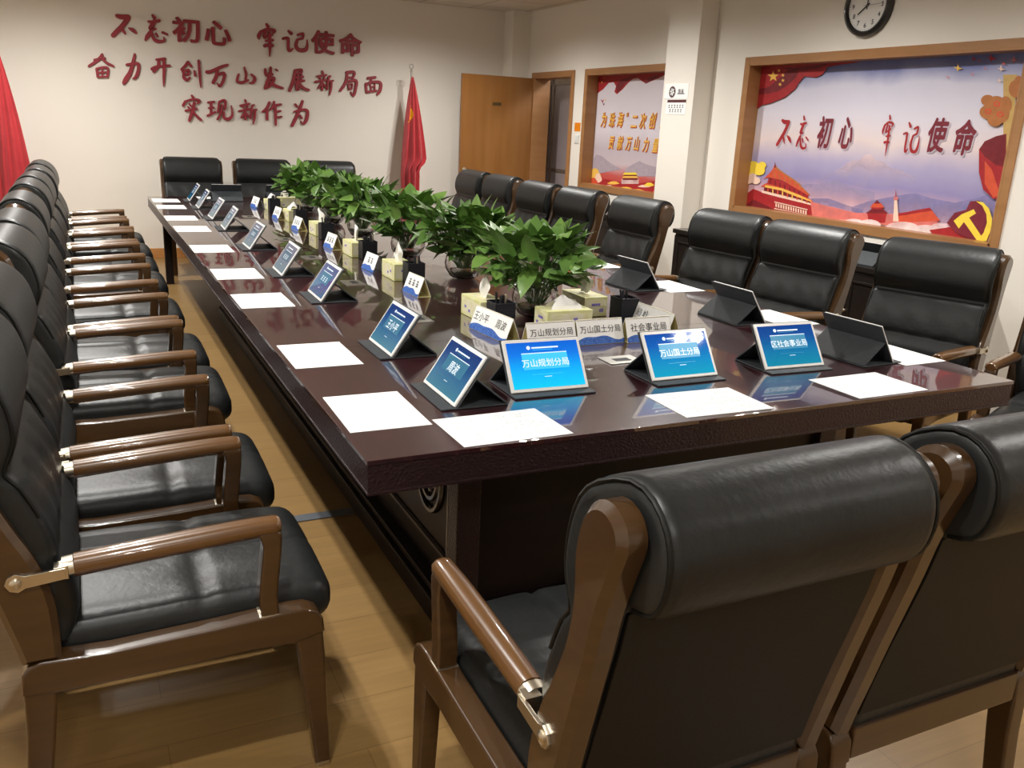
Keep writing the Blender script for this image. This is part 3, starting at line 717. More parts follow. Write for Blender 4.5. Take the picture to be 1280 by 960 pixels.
# ---- tissue boxes
def tissue_box(loc, rz, label, kind):
    r = empty('tissue_box', label, 'tissue box', loc, rz, 'tissue boxes on the table')
    m = MB(); a, b, h = .055, .096, .080
    m.box((-a, -b, 0), (a, b, h), 0, .0025)
    # printed panels
    for sx in (-1, 1): m.box((sx*a-.0004, -b+.02, .012), (sx*a+.0004, b-.02, h-.012), 1)
    for sy in (-1, 1): m.box((-a+.008, sy*b-.0004, .012), (a-.008, sy*b+.0004, h-.012), 1)
    m.box((-a+.02, -b+.03, h-.0003), (a-.02, b-.03, h+.0005), 1)
    rr = random.Random(kind)
    for k in range(3):
        sx = rr.choice((-1, 1)); yy = rr.uniform(-.06, .06); zz = rr.uniform(.02, .055)
        m.box((sx*a-.0008, yy-.009, zz-.005), (sx*a+.0008, yy+.009, zz+.006), 2)
    for sy in (-1, 1):
        m.box((-.02, sy*b-.0008, .044), (.02, sy*b+.0008, .054), 2); m.box((.018, sy*b-.0008, .018), (.036, sy*b+.0008, .032), 2)
    m.build('carton', [BOXGREEN, BOXPALE, BOXPURP], r)
    # the tissue: a creased sheet pulled up through the slot (rows of control points, smoothed)
    if kind % 3 == 0:
        rows = [[(-.006, -.030, 0), (.008, -.012, 0), (-.008, .006, 0), (.006, .030, 0)],
                [(-.004, -.042, .022), (.014, -.015, .025), (-.012, .010, .026), (.010, .038, .018)],
                [(.0, -.056, .048), (.016, -.020, .052), (-.010, .012, .056), (.012, .046, .036)],
                [(.002, -.026, .074), (.010, -.010, .080), (-.004, .008, .078), (.012, .050, .020)],
                [(.003, -.008, .090), (.005, -.003, .093), (.004, .004, .088), (.014, .052, .004)]]
    elif kind % 3 == 1:
        rows = [[(-.034, -.070, -.002), (-.036, -.025, 0), (-.034, .025, 0), (-.034, .072, -.002)],
                [(-.022, -.060, .020), (-.026, -.018, .026), (-.016, .022, .028), (-.022, .056, .018)],
                [(-.004, -.040, .026), (.002, -.012, .036), (.006, .014, .050), (.0, .040, .030)],
                [(.020, -.052, .018), (.016, -.016, .030), (.024, .020, .030), (.020, .058, .016)],
                [(.034, -.066, -.002), (.036, -.022, 0), (.034, .026, 0), (.034, .070, -.002)]]
    else:
        rows = [[(-.006, -.022, 0), (.006, -.008, 0), (-.006, .008, 0), (.006, .022, 0)],
                [(-.012, -.034, .020), (.006, -.012, .024), (-.010, .006, .022), (.006, .020, .018)],
                [(-.016, -.042, .042), (.004, -.016, .048), (-.010, .008, .044), (.004, .022, .040)],
                [(-.010, -.030, .062), (.008, -.008, .070), (-.006, .018, .066), (.004, .036, .058)],
                [(.0, -.006, .070), (.006, .016, .084), (.0, .038, .088), (.006, .052, .080)]]
    sg_ = 1 if kind % 2 else -1
    rows = [cat([(p[0]*sg_+rr.uniform(-.003, .003), p[1]+rr.uniform(-.004, .004), p[2]+rr.uniform(-.003, .003)) for p in rw], 5) for rw in rows]
    cols = [cat([rw[j] for rw in rows], 4) for j in range(len(rows[0]))]
    k, n = len(cols), len(cols[0]); fs = [[i*n+j, i*n+j+1, (i+1)*n+j+1, (i+1)*n+j] for i in range(k-1) for j in range(n-1)]
    MB().add([(p[0], p[1], h+p[2]+.0006) for c_ in cols for p in c_], fs).build('tissue', TISSUE, r, 60)
for i, (x, y, a, lb, kd) in enumerate([(.872, 1.335, .0, 'tissue box with a tall pointed tissue behind the long two-name plate', 3),
        (1.09, 1.075, PI/2-.02, 'tissue box lying across behind the two middle name plates at the near end', 4),
        (1.33, 1.33, .0, 'tissue box with a curled tissue right of the nearest plant', 2),
        (.836, 2.268, .0, 'tissue box with a pointed tissue beside the second glass bowl', 6),
        (.842, 3.02, .0, 'tissue box with a rounded tissue left of the third glass bowl', 5),
        (.862, 3.93, .0, 'tissue box with a wide folded tissue, fourth from the near end', 8),
        (.86, 4.735, .0, 'tissue box half hidden by a pen holder, fifth from the near end', 7),
        (.866, 5.53, .0, 'tissue box beside the farthest pen holder on the left', 10),
        (1.03, 5.76, PI/2, 'tissue box lying across at the far end before the farthest plant', 9)]):
    tissue_box((x, y, ZT), a, lb, kd)

# ---- pen holders
def pen_holder(loc, rz, label, seed):
    r = empty('pen_holder', label, 'pen holder', loc, rz, 'black pen holders'); rr = random.Random(seed)
    m = MB(); a, h, t = .041, .098, .002
    m.box((-a, -a, 0), (a, a, .003)); 
    for (p, q) in (((-a, -a), (a, -a+t)), ((-a, a-t), (a, a)), ((-a, -a), (-a+t, a)), ((a-t, -a), (a, a))): m.box((*p, 0), (*q, h))
    for k in range(7):
        z = .012+k*.0125
        m.box((-a-.0006, -a-.0006, z), (a+.0006, a+.0006, z+.0012))
    m.tube([(-a, -a, h), (a, -a, h), (a, a, h), (-a, a, h), (-a, -a, h)], .0022, 6)
    m.build('cup', MESHBLK, r, 30)
    for k in range(5):
        x, y = rr.uniform(-.024, .024), rr.uniform(-.024, .024); dx, dy = rr.uniform(-.012, .012), rr.uniform(-.012, .012)
        p = MB(); hh = rr.uniform(.118, .135)
        p.tube([(x, y, .006), (x+dx, y+dy, hh-.004), (x+dx*1.03, y+dy*1.03, hh)], [.004, .0042, .003], 7)
        p.box((x+dx+.003, y+dy-.0015, hh-.035), (x+dx+.006, y+dy+.0015, hh-.004))
        o = p.build('pen', PENB if k else NICKEL, None); o.parent = r
    return r
# the pens are things standing in the cup: re-seat them as top-level objects
def pen_set(loc, rz, label, seed, where):
    r = pen_holder(loc, rz, label, seed)
    Xr = T(*loc) @ RZ(rz)
    for i, c in enumerate([c for c in list(r.children) if c.name.startswith('pen')]):
        c.parent = None; c.matrix_world = Xr
        tag(c, ('silver-tipped pen' if i == 0 else 'black pen') + ' standing in the pen holder ' + where, 'pen', 'pens in the holder ' + where)
for i, (x, y, lb) in enumerate([(.862, 1.150, 'behind the long two-name plate'), (1.395, 1.125, 'behind the 社会事业局 name plate'), (.855, 2.105, 'beside the second tissue box on the left'),
        (.86, 2.865, 'left of the third glass bowl'), (.842, 3.70, 'left of the fourth glass bowl'), (.868, 4.545, 'left of the fifth plant'), (.845, 5.365, 'left of the farthest plant')]):
    pen_set((x, y, ZT), 0, 'square black mesh pen holder ' + lb, 20+i, lb)

# ---- socket boxes let into the table
def socket_box(x, y, a, label):
    r = empty('socket_box', label, 'socket box', (x, y, H), a, 'metal socket boxes in the table')
    m = MB(); m.box((-.065, -.044, 0), (.065, .044, .004), 0, .0015); m.build('cover_plate', STEEL, r)
    m = MB(); m.box((-.030, -.020, .004), (.030, .012, .0046)); m.build('slot', INK, r, 0)
for (x, y, lb) in [(.609, 1.36, 'behind the second tablet'), (.58, 2.165, 'behind the third tablet'), (.57, 2.95, 'behind the fourth tablet'), (.585, 3.70, 'behind the fifth tablet'), (.585, 4.98, 'behind the seventh tablet')]:
    socket_box(x, y, PI/2, 'flush metal socket box in the table on the left side ' + lb)
socket_box(1.05, .60, 0, 'flush metal socket box in the table between the two left near-edge tablets')

# ---- plants in glass bowls
def leaf_mesh(mb, X, L, Wd, fold, curl, mi):
    nu = 6; vs, fs = [], []
    for i in range(nu+1):
        u = i/nu; wv = Wd*(math.sin(PI*min(1, u**.62))**.85 if 0 < u < 1 else 0)
        zc = -curl*L*u*u
        for j in (-1, -.5, 0, .5, 1): vs.append((j*wv/2, u*L, zc + abs(j)*wv/2*fold - .25*fold*wv*(abs(j) > .9)))
    for i in range(nu):
        for j in range(4): fs.append([i*5+j, i*5+j+1, (i+1)*5+j+1, (i+1)*5+j])
    mb.add(vs, fs, mi, X)
def make_plant(label, seed):
    r = empty('potted_plant', label, 'plant', (0, 0, 0), 0, 'green plants in glass bowls down the table'); rr = random.Random(seed)
    prof = [(.0, .004), (.055, .003), (.070, .012), (.090, .045), (.096, .075), (.090, .104), (.080, .124), (.084, .130), (.080, .131), (.076, .125), (.086, .103), (.091, .075), (.085, .047), (.066, .018), (.05, .009), (0, .009)]
    MB().lathe(prof, 36).build('glass_bowl', GLASS, r, 60)
    MB().lathe([(0, .011), (.05, .011), (.065, .020), (.074, .032), (.079, .040), (.0, .041)], 32).build('soil', WATER, r, 60)
    st, lf, fl = MB(), MB(), MB()
    for k in range(190):
        az = rr.uniform(0, 2*PI); q = rr.random()
        zt = .125+.225*q**.9; rm = .255*math.sqrt(max(.05, 1-((zt-.19)/.215)**2)) if zt > .19 else .125+.11*(zt-.125)/.065
        R = rm*rr.random()**.42
        tip = Vector((R*math.cos(az), R*math.sin(az), zt)); base = Vector((.04*math.cos(az)*rr.random(), .04*math.sin(az)*rr.random(), .05))
        mid = base*.45+tip*.55; mid.z = max(mid.z, .12)+.015
        if k % 3 == 0: st.tube(cat([tuple(base), tuple(mid), tuple(tip)], 4), .0022, 5)
        L = rr.uniform(.085, .14); Wd = L*rr.uniform(.48, .66)
        az2 = az+rr.uniform(-.9, .9); pitch = rr.uniform(-.55, .7) if zt < .27 else rr.uniform(.0, 1.35)
        X = T(*tip) @ RZ(az2-PI/2) @ RX(pitch) @ RY(rr.uniform(-.6, .6)) @ T(0, -.45*L, 0)
        leaf_mesh(lf, X, L, Wd, rr.uniform(.1, .4), rr.uniform(.0, .35), 1 if rr.random() < .22 else 0)
    for k in range(3):     # a few white flowers
        az = rr.uniform(0, 2*PI); p = (.2*math.cos(az), .2*math.sin(az), rr.uniform(.18, .26))
        st.tube([(.0, 0, .1), (p[0]*.6, p[1]*.6, p[2]*.8), p], .002, 5)
        for q in range(5): leaf_mesh(fl, T(*p) @ RZ(2*PI*q/5) @ RX(.5), .035, .024, .2, .1, 0)
    st.build('stems', STEM, r, 60); lf.build('foliage', [LEAF, LEAF2], r, 60); fl.build('blossom', PETAL, r, 60)
    return r
pa = make_plant('leafy green plant in a glass bowl, nearest of the row of plants', 3)
pb = make_plant('leafy plant in a glass bowl, second in the row of plants', 11)
place(pa, (1.09, 1.31, ZT), 0); place(pb, (1.15, 2.20, ZT), .8)
for i, (x, y, a) in enumerate([(1.10, 2.90, 2.1), (1.10, 3.80, 3.6), (1.10, 4.56, 4.4), (1.115, 5.42, 5.5)]):
    dup(pa if i % 2 == 0 else pb, (x, y, ZT), a, 'leafy plant in a glass bowl, %s in the row of plants' % ['third', 'fourth', 'fifth', 'sixth and farthest'][i])

# ================================================================== BACK WALL LETTERING
# brush strokes (x, y, width) measured on two enlargements of the photograph: A = (120,10) x6.4, B = (300,10) x6.4
BR = {
 '不': ('A', [[(165,62,20),(200,72,26),(262,72,26)],[(258,78,26),(215,140,26),(170,185,26),(134,222,24)],[(203,165,16),(222,188,16),(235,210,9)],[(260,160,8),(295,178,22),(324,202,12)]]),
 '忘': ('A', [[(452,58,14),(468,80,20)],[(418,108,14),(445,112,18),(508,102,16)],[(470,104,22),(450,140,26),(438,168,24),(480,168,10)],[(440,188,20),(410,228,22),(395,258,12)],[(445,202,14),(465,250,20),(500,268,20),(545,262,14),(540,235,8)],[(478,205,14),(492,228,14)],[(530,195,14),(572,214,12)]]),
 '牢': ('B', [[(210,128,12),(224,152,18)],[(167,188,16),(150,225,20),(152,248,8)],[(165,192,14),(215,172,16),(276,182,16),(260,202,8)],[(205,188,16),(192,228,16)],[(190,238,12),(255,215,14)],[(232,195,16),(236,250,18),(238,320,15),(235,388,5)],[(195,302,20),(225,298,16),(258,300,18)],[(205,262,12),(262,258,14)]]),
 '记': ('B', [[(385,183,12),(410,206,18)],[(340,246,12),(378,240,16),(385,262,16),(385,315,16),(396,342,16),(422,325,7)],[(460,216,14),(502,206,14),(500,238,14)],[(462,252,12),(500,242,14)],[(460,252,14),(446,300,18),(470,335,20),(520,335,22),(536,300,14),(535,255,5)]]),
 '奋': ('A', [[(50,370,14),(30,402,18),(-10,435,16),(-58,466,13)],[(-15,416,12),(70,400,14)],[(52,410,12),(90,442,16),(140,466,13)],[(5,486,14),(14,552,14)],[(5,486,12),(55,476,13),(96,486,15),(90,552,14)],[(15,516,10),(90,513,10)],[(50,480,10),(50,550,10)],[(15,552,12),(90,549,12)]]),
 '力': ('A', [[(310,370,13),(300,420,18),(275,510,22),(240,570,26),(222,602,20)],[(245,455,15),(282,450,16),(336,446,18),(340,490,18),(320,552,18),(295,566,8)]]),
 '开': ('A', [[(480,414,12),(550,406,16)],[(445,490,17),(482,471,15),(590,461,14)],[(500,415,15),(495,470,16),(460,512,15)],[(540,410,17),(545,480,18),(542,560,15),(540,625,6)]]),
 '创': ('A', [[(735,430,15),(710,466,16),(682,492,14)],[(735,435,12),(762,468,16)],[(690,512,13),(742,496,13),(736,532,14),(714,532,10)],[(704,502,14),(700,552,16),(725,576,18),(752,556,9)],[(785,500,9),(792,542,13)],[(820,420,13),(826,500,15),(832,580,13),(838,635,6)]]),
 '万': ('A', [[(885,512,20),(915,510,20),(1000,472,19),(1052,456,14)],[(975,480,19),(960,550,20),(935,598,19)],[(970,535,15),(1022,522,18),(1020,572,18),(990,627,14),(970,602,7)]]),
 '山': ('A', [[(1185,475,11),(1200,530,15),(1195,576,14)],[(1140,530,13),(1128,586,15),(1170,596,18),(1217,576,13)],[(1240,530,11),(1268,562,20),(1255,597,17),(1225,600,8)]]),
 '发': ('B', [[(200,490,13),(210,536,17),(258,530,14)],[(245,475,13),(240,530,17),(215,602,20),(200,642,18)],[(285,490,9),(299,502,9)],[(225,572,13),(272,560,15),(250,612,16),(215,642,9)],[(230,582,13),(280,622,18),(342,642,13)]]),
 '展': ('B', [[(435,500,13),(490,496,16),(486,522,13)],[(440,526,11),(486,521,11)],[(440,500,15),(425,582,18),(394,662,17)],[(440,560,11),(502,551,13)],[(460,536,11),(460,592,11)],[(490,531,11),(486,582,11)],[(430,597,11),(512,581,13)],[(455,597,15),(455,652,17),(481,636,9)],[(470,601,13),(506,641,17),(549,656,13)]]),
 '新': ('B', [[(655,505,11),(663,526,13)],[(615,546,11),(690,536,11)],[(635,551,11),(641,571,11)],[(675,546,10),(668,571,10)],[(600,591,13),(690,576,11)],[(652,581,13),(656,657,13)],[(650,601,11),(624,642,11)],[(660,601,11),(681,632,11)],[(721,546,11),(706,561,13),(694,652,11)],[(705,591,11),(743,582,11)],[(728,586,13),(726,642,13),(714,697,6)]]),
 '局': ('B', [[(850,515,15),(912,515,17),(900,562,13)],[(850,556,11),(905,556,11)],[(855,520,15),(845,592,17),(799,662,15)],[(850,591,11),(926,581,17),(921,652,17),(905,702,13),(884,671,7)],[(865,611,11),(870,652,11)],[(865,611,9),(896,609,9),(890,646,9)],[(868,649,9),(893,646,9)]]),
 '面': ('B', [[(1020,561,15),(1081,555,15)],[(1049,566,13),(1035,601,11)],[(1004,606,15),(1010,672,15)],[(1005,609,13),(1070,591,15),(1122,601,17),(1116,662,19),(1095,691,13)],[(1040,611,9),(1046,661,9)],[(1075,606,9),(1075,656,9)],[(1040,631,8),(1075,629,8)],[(1015,671,13),(1090,661,11)]]),
 '实': ('A', [[(765,700,13),(779,721,15)],[(715,746,15),(695,782,15)],[(712,749,11),(770,731,13),(826,741,17),(810,766,9)],[(745,766,11),(761,786,11)],[(735,791,11),(751,809,11)],[(715,821,13),(806,806,13)],[(785,756,15),(775,811,17),(755,872,19),(745,902,15)],[(775,831,13),(811,871,17),(841,897,15)]]),
 '现': ('A', [[(895,756,13),(946,750,13)],[(920,756,15),(920,852,15)],[(900,801,11),(941,796,11)],[(890,862,13),(956,831,11)],[(985,750,13),(975,831,13)],[(985,750,13),(1031,741,15),(1030,811,13)],[(1005,776,11),(1000,831,13),(970,892,13)],[(1020,831,13),(1026,881,17),(1066,886,19),(1089,851,13),(1080,780,5)]]),
 '新2': ('B', [[(40,735,11),(46,756,11)],[(0,781,11),(76,766,11)],[(20,786,9),(29,801,9)],[(61,776,9),(52,801,9)],[(-10,826,11),(79,809,11)],[(38,811,13),(42,892,13)],[(35,841,11),(9,876,11)],[(45,841,11),(66,866,11)],[(111,776,11),(95,791,11),(81,882,11)],[(95,821,11),(131,813,11)],[(118,816,13),(115,872,13),(104,927,6)]]),
 '作': ('B', [[(235,756,15),(215,801,15),(181,831,13)],[(215,801,15),(215,892,15)],[(272,750,13),(262,791,13),(239,816,9)],[(262,781,11),(326,771,13)],[(280,786,15),(282,861,15),(285,937,10)],[(285,831,9),(323,823,11)],[(285,876,9),(331,869,11)]]),
 '为': ('B', [[(440,770,13),(456,791,13)],[(499,745,15),(480,801,17),(445,881,19),(414,942,17)],[(430,831,11),(480,816,13),(536,821,17),(530,892,19),(505,926,13),(484,906,7)],[(480,861,11),(493,881,13)]]),
}
OFF = {'A': (120, 10), 'B': (300, 10)}
def pxl(ch, x, y): o = OFF[BR[ch][0]]; return (o[0]+x/6.4, o[1]+y/6.4)
def strokes_flat(mb, strokes, fn, wscale, depth, mi, flip=1):
    """strokes: lists of (x,y,w); fn(x,y) -> (u,v) in the plate's plane; makes raised ribbons along +z"""
    for q, s in enumerate(strokes):
        pts = cat([(*fn(a, b), c*wscale) for a, b, c in s], 5); n = 10; vs, fs = [], []; k = len(pts); dd = depth*(1+.04*q)
        ext = []
        for i in range(k):
            a = Vector(pts[max(i-1, 0)][:2]); b = Vector(pts[min(i+1, k-1)][:2]); t = (b-a); t = t.normalized() if t.length > 1e-9 else Vector((1, 0)); nn = Vector((-t.y, t.x))
            ext.append((Vector(pts[i][:2]), t, nn, pts[i][2]/2))
        p0, t0, n0, r0 = ext[0]; ext.insert(0, (p0-t0*r0*.75, t0, n0, r0*.45))
        p1, t1, n1, r1 = ext[-1]; ext.append((p1+t1*r1*.75, t1, n1, r1*.45))
        prof = [(-1, 0), (-1, .75), (-.8, 1), (.8, 1), (1, .75), (1, 0)]
        for (p, t, nn, rr) in ext:
            for (a, z) in prof: c = p+nn*rr*a; vs.append((c.x, c.y, z*dd))
        m_ = len(prof); K = len(ext)
        for i in range(K-1):
            for j in range(m_-1): fs.append([i*m_+j, (i+1)*m_+j, (i+1)*m_+j+1, i*m_+j+1][::1])
        fs.append(list(range(m_))); fs.append([(K-1)*m_+j for j in range(m_)][::-1])
        mb.add(vs, fs, mi)
ROWS = [('top row', ['不', '忘', '初', '心', '牢', '记', '使', '命']), ('middle row', ['奋', '力', '开', '创', '万', '山', '发', '展', '新', '局', '面']), ('bottom row', ['实', '现', '新2', '作', '为'])]
BOLD = {'初': (215.3, 240.5+8, 20.5, 54.5), }
BOLDPX = {'初': ((216, 20), (249, 55)), '心': ((256, 25), (288, 58)), '使': ((389, 37), (418, 69)), '命': ((423.5, 40), (452, 72))}
XF = Matrix(((1, 0, 0, 0), (0, 0, -1, 0), (0, 1, 0, 0), (0, 0, 0, 1)))     # local x,y -> world x,z ; +z -> -y
for rn, chars in ROWS:
    for ch in chars:
        m = MB()
        if ch in BOLDPX:
            (ax, ay), (bx, by) = BOLDPX[ch]
            p0, p1 = on(ax, by, 1, YB), on(bx, ay, 1, YB); c = on((ax+bx)/2, (ay+by)/2, 1, YB)
            vs, fs = glyph(ch, 1., .028, 0, 'CENTER', 1, .01)
            sx = abs(p1.x-p0.x)/(max(v.x for v in vs)-min(v.x for v in vs)); sy = .235/(max(v.y for v in vs)-min(v.y for v in vs))
            m.add([(v.x*sx, v.y*sy, (v.z+.01)*1.0) for v in vs], fs)
        else:
            k = BR[ch][1]; allp = [pxl(ch, a, b) for s in k for a, b, _ in s]
            c = on((min(p[0] for p in allp)+max(p[0] for p in allp))/2, (min(p[1] for p in allp)+max(p[1] for p in allp))/2, 1, YB)
            def fn(a, b): p = on(*pxl(ch, a, b), 1, YB); return (p.x-c.x, p.z-c.z)
            ww = (on(*pxl(ch, 100, 300), 1, YB)-on(*pxl(ch, 0, 300), 1, YB)).length/100
            strokes_flat(m, k, fn, ww*1.55, .018, 0)
        o = m.build('wall_character', RED, None, 40); o.matrix_world = T(c.x, YB-.001, c.z) @ XF
        tag(o, 'raised red %s character %s in the %s of the back wall slogan' % ('block' if ch in BOLDPX else 'brush', ch[0], rn), 'character', 'red characters on the back wall')

# ================================================================== FLAGS
def flag(loc, label, seed, flip):
    r = empty('flag', label, 'flag', loc, 0, 'red flags on poles')
    m = MB(); m.tube([(0, 0, .03), (0, 0, 2.02)], .011, 10); m.lathe([(.15, 0), (.15, .012), (.05, .03), (.018, .06), (.012, .07)], 24); m.build('pole', STEEL, r)
    m = MB(); m.lathe([(.0, 2.00), (.014, 2.01), (.014, 2.025), (.008, 2.03), (.012, 2.045), (0, 2.05)], 12)
    m.tube([(.022*math.cos(a), 0, 2.068+.022*math.sin(a)) for a in [2*PI*k/16 for k in range(17)]], .006, 8, caps=False); m.build('finial', STEEL, r)
    nu, nv = 48, 30; vs, fs = [], []; front = []
    def surf(u, t):
        z = 1.96-1.42*t
        sp = .012+.155*min(1, t*1.35)**.85 + .02*math.sin(PI*t)
        right = sp*(1.0 if t < .62 else 1.0-.55*min(1, (t-.62)/.06)) if not flip else sp
        x = -sp*.75*(1-u)+right*u
        amp = .012+.045*min(1, t*2)
        y = -.03-amp*.8 + amp*math.sin(2*PI*u*3.2+.6*t*4+seed)*(.6+.4*math.sin(3*u+seed))
        return (x, y, z - .03*math.sin(2*PI*u*1.5+seed)*max(0, t-.8)*5*.4)
    for i in range(nv+1):
        for j in range(nu+1): vs.append(surf(j/nu, i/nv))
    for i in range(nv):
        for j in range(nu): fs.append([i*(nu+1)+j, i*(nu+1)+j+1, (i+1)*(nu+1)+j+1, (i+1)*(nu+1)+j])
    cloth = MB().add(vs, fs).build('cloth', FLAGRED, r, 80)
    sm = cloth.modifiers.new('thick', 'SOLIDIFY'); sm.thickness = .002; sm.offset = 0
    # the visible part of the yellow emblem, lying on the folds
    if not flip:
        e = MB(); v2, f2 = [], []; N = 22
        for k in range(N+1):
            s = k/N; a = math.radians(72-155*s); wd = .012+.05*math.sin(PI*s)
            for q in (-1, -.33, .33, 1):
                x, y, z = surf(min(1, max(0, .03+(.33+q*wd)*math.cos(a))), .27-(.062+q*wd*.18)*math.sin(a)); v2.append((x, y-.005, z))
        for k in range(N):
            for q in range(3): f2.append([k*4+q, k*4+q+1, (k+1)*4+q+1, (k+1)*4+q])
        e.add(v2, f2); e.build('emblem', YELLOW, cloth, 60)
    return r
p = on(514, 110, 1, 7.78); flag((p.x, 7.78, 0), 'red party flag draped on a pole right of the wall lettering', 1.2, False)
p = on(12, 215, 1, 7.72); flag((p.x, 7.72, 0), 'red flag on a pole at the left edge of the picture', 2.4, True)

# ================================================================== POSTERS IN THE WINDOW RECESSES
XP = XR+.118
def poster_axes(y_left, z_low):   # local x to the right in the picture (-world y), local y up, +z towards the room (-x)
    return Matrix(((0, 0, -1, XP), (-1, 0, 0, y_left), (0, 1, 0, z_low), (0, 0, 0, 1)))
def P_(r, g, b, name): return mat(name, lin(r, g, b), .5, noise=((25, 25, 25), lin(min(255, r+14), min(255, g+10), min(255, b+8)), 4))
LAY = .0006
class Poster(MB):
    def __init__(s, conv): super().__init__(); s.conv = conv; s.k = 1
    def poly(s, pts, mi, layer=None, smooth=False):
        q = [s.conv(*p) for p in pts]
        if smooth: q = cat(q+[q[0]], 4)[:-1]
        s.k += 1; s.flat(q, mi, T(0, 0, LAY*(layer if layer is not None else s.k*.25)))
    def rect(s, x0, y0, x1, y1, mi): s.poly([(x0, y0), (x1, y0), (x1, y1), (x0, y1)], mi)
    def star(s, x, y, r, mi): s.poly([(x+r*(1 if k % 2 == 0 else .42)*math.sin(PI*k/5), y-r*(1 if k % 2 == 0 else .42)*math.cos(PI*k/5)) for k in range(10)], mi)
    def disc(s, x, y, rx, ry, mi, n=18): s.poly([(x+rx*math.cos(2*PI*k/n), y+ry*math.sin(2*PI*k/n)) for k in range(n)], mi)
# --- large poster
yl, zl, wB, hB = B1-.012, OZ0+.012, (B1-B0)-.024, (OZ1-OZ0)-.024
def cB(x, y):        # enlargement (820,0) x2.7826 -> poster plane
    p = on(820+x/2.7826, y/2.7826, 0, XP); return (min(wB, max(0, yl-p.y)), min(hB, max(0, p.z-zl)))
bp = Poster(cB)
bp.box((0, 0, -.004), (wB, hB, 0), 0)
bg = grad_mat('poster_sky', [(0, lin(236, 205, 214)), (.12, lin(214, 170, 178)), (.24, lin(150, 140, 185)), (.36, lin(176, 166, 200)), (.5, lin(232, 214, 212)), (.66, lin(226, 220, 232)), (.85, lin(214, 212, 230)), (.95, lin(120, 128, 180)), (1, lin(92, 104, 164))], 1, 0, hB, .45, noise=.14, noise_scale=2.6)
mR, mRd, mG, mGd = P_(160, 34, 40, 'poster_red'), P_(112, 24, 34, 'poster_dark_red'), P_(236, 190, 84, 'poster_gold'), P_(176, 110, 58, 'poster_bronze')
mM, mMl, mW, mPk = P_(140, 134, 182, 'poster_mountain'), P_(174, 164, 200, 'poster_far_mountain'), P_(244, 226, 226, 'poster_cloud'), P_(222, 120, 112, 'poster_pink_red')
mPe, mBr, mMa, mPl = P_(238, 206, 186, 'poster_peach'), P_(206, 80, 52, 'poster_roof'), P_(118, 34, 48, 'poster_maroon'), P_(214, 206, 220, 'poster_letter_edge')
mYe = P_(244, 214, 70, 'poster_yellow')
def fade(m, y0, y1, a0, a1, wob=.35):
    """printed haze: the ink thins out from y1 down to y0 on the poster"""
    nt = m.node_tree; b = nt.nodes['Principled BSDF']; L = nt.links.new
    tc = nt.nodes.new('ShaderNodeTexCoord'); sx = nt.nodes.new('ShaderNodeSeparateXYZ'); L(tc.outputs['Object'], sx.inputs[0])
    mr = nt.nodes.new('ShaderNodeMapRange'); mr.inputs['From Min'].default_value = y0; mr.inputs['From Max'].default_value = y1
    mr.inputs['To Min'].default_value = a0; mr.inputs['To Max'].default_value = a1; L(sx.outputs[1], mr.inputs[0])
    nz = nt.nodes.new('ShaderNodeTexNoise'); nz.inputs['Scale'].default_value = 7; nz.inputs['Detail'].default_value = 5; L(tc.outputs['Object'], nz.inputs['Vector'])
    ma = nt.nodes.new('ShaderNodeMath'); ma.operation = 'MULTIPLY_ADD'; ma.inputs[1].default_value = wob*2; ma.inputs[2].default_value = -wob; L(nz.outputs[0], ma.inputs[0])
    ad = nt.nodes.new('ShaderNodeMath'); ad.operation = 'ADD'; ad.use_clamp = True; L(mr.outputs[0], ad.inputs[0]); L(ma.outputs[0], ad.inputs[1]); L(ad.outputs[0], b.inputs['Alpha'])
fade(mM, .04, .26, .35, .85); fade(mMl, .10, .30, .1, .75); fade(mW, -.02, .09, .95, .45, .6); fade(mPk, .0, .20, .95, .55, .5)
mPH = P_(222, 198, 204, 'poster_peach_mountain'); fade(mPH, .30, .47, .05, .85, .3)
MP = [bg, mR, mRd, mG, mGd, mM, mMl, mW, mPk, mPe, mBr, mMa, mPl, mYe, mPH, P_(196, 162, 96, 'poster_column')]
BG, R1, RD, GO, BZ, MO, MF, CL, PK, PE, RF, MA, LE, YE, PH, CO = range(16)
bp.poly([(560, 625), (600, 604), (640, 588), (660, 570), (690, 556), (705, 560), (722, 542), (745, 535), (765, 556), (790, 562), (812, 582), (850, 592), (900, 615), (900, 640), (720, 650), (560, 640)], PH)
bp.poly([(500, 640), (560, 640), (620, 625), (680, 650), (760, 668), (760, 720), (500, 720)], MF)
bp.poly([(680, 720), (740, 700), (840, 680), (900, 672), (960, 690), (1040, 705), (1110, 690), (1180, 670), (1180, 780), (680, 780)], MO)
bp.poly([(540, 690), (600, 690), (660, 712), (720, 730), (720, 770), (540, 770)], MO)
# gate building (measured on the enlargement (900,160) x3.368)
def gq(pts, mi): bp.poly([(222.6+.826*x, 445.2+.826*y) for x, y in pts], mi)
gq([(98, 300), (110, 272), (140, 256), (190, 275), (250, 292), (330, 312), (390, 322), (388, 378), (300, 372), (200, 362), (98, 342)], R1)
gq([(98, 322), (140, 300), (235, 345), (240, 366), (98, 342)], RD)
gq([(176, 262), (250, 280), (330, 300), (392, 318), (391, 327), (330, 311), (250, 292), (176, 272)], PE)
gq([(190, 240), (255, 256), (330, 284), (384, 304), (384, 318), (330, 300), (250, 280), (184, 264)], RD)
for k in range(9): gq([(200+k*20.5, 243+k*7.3), (205+k*20.5, 244+k*7.3), (205+k*20.5, 268+k*6.0), (200+k*20.5, 267+k*6.0)], GO if k % 2 else RF)
gq([(172, 246), (196, 232), (262, 248), (335, 276), (392, 306), (388, 312), (330, 292), (258, 264), (190, 250)], RF)
gq([(192, 240), (262, 254), (335, 282), (386, 306), (388, 311), (330, 291), (258, 263), (190, 249)], GO)
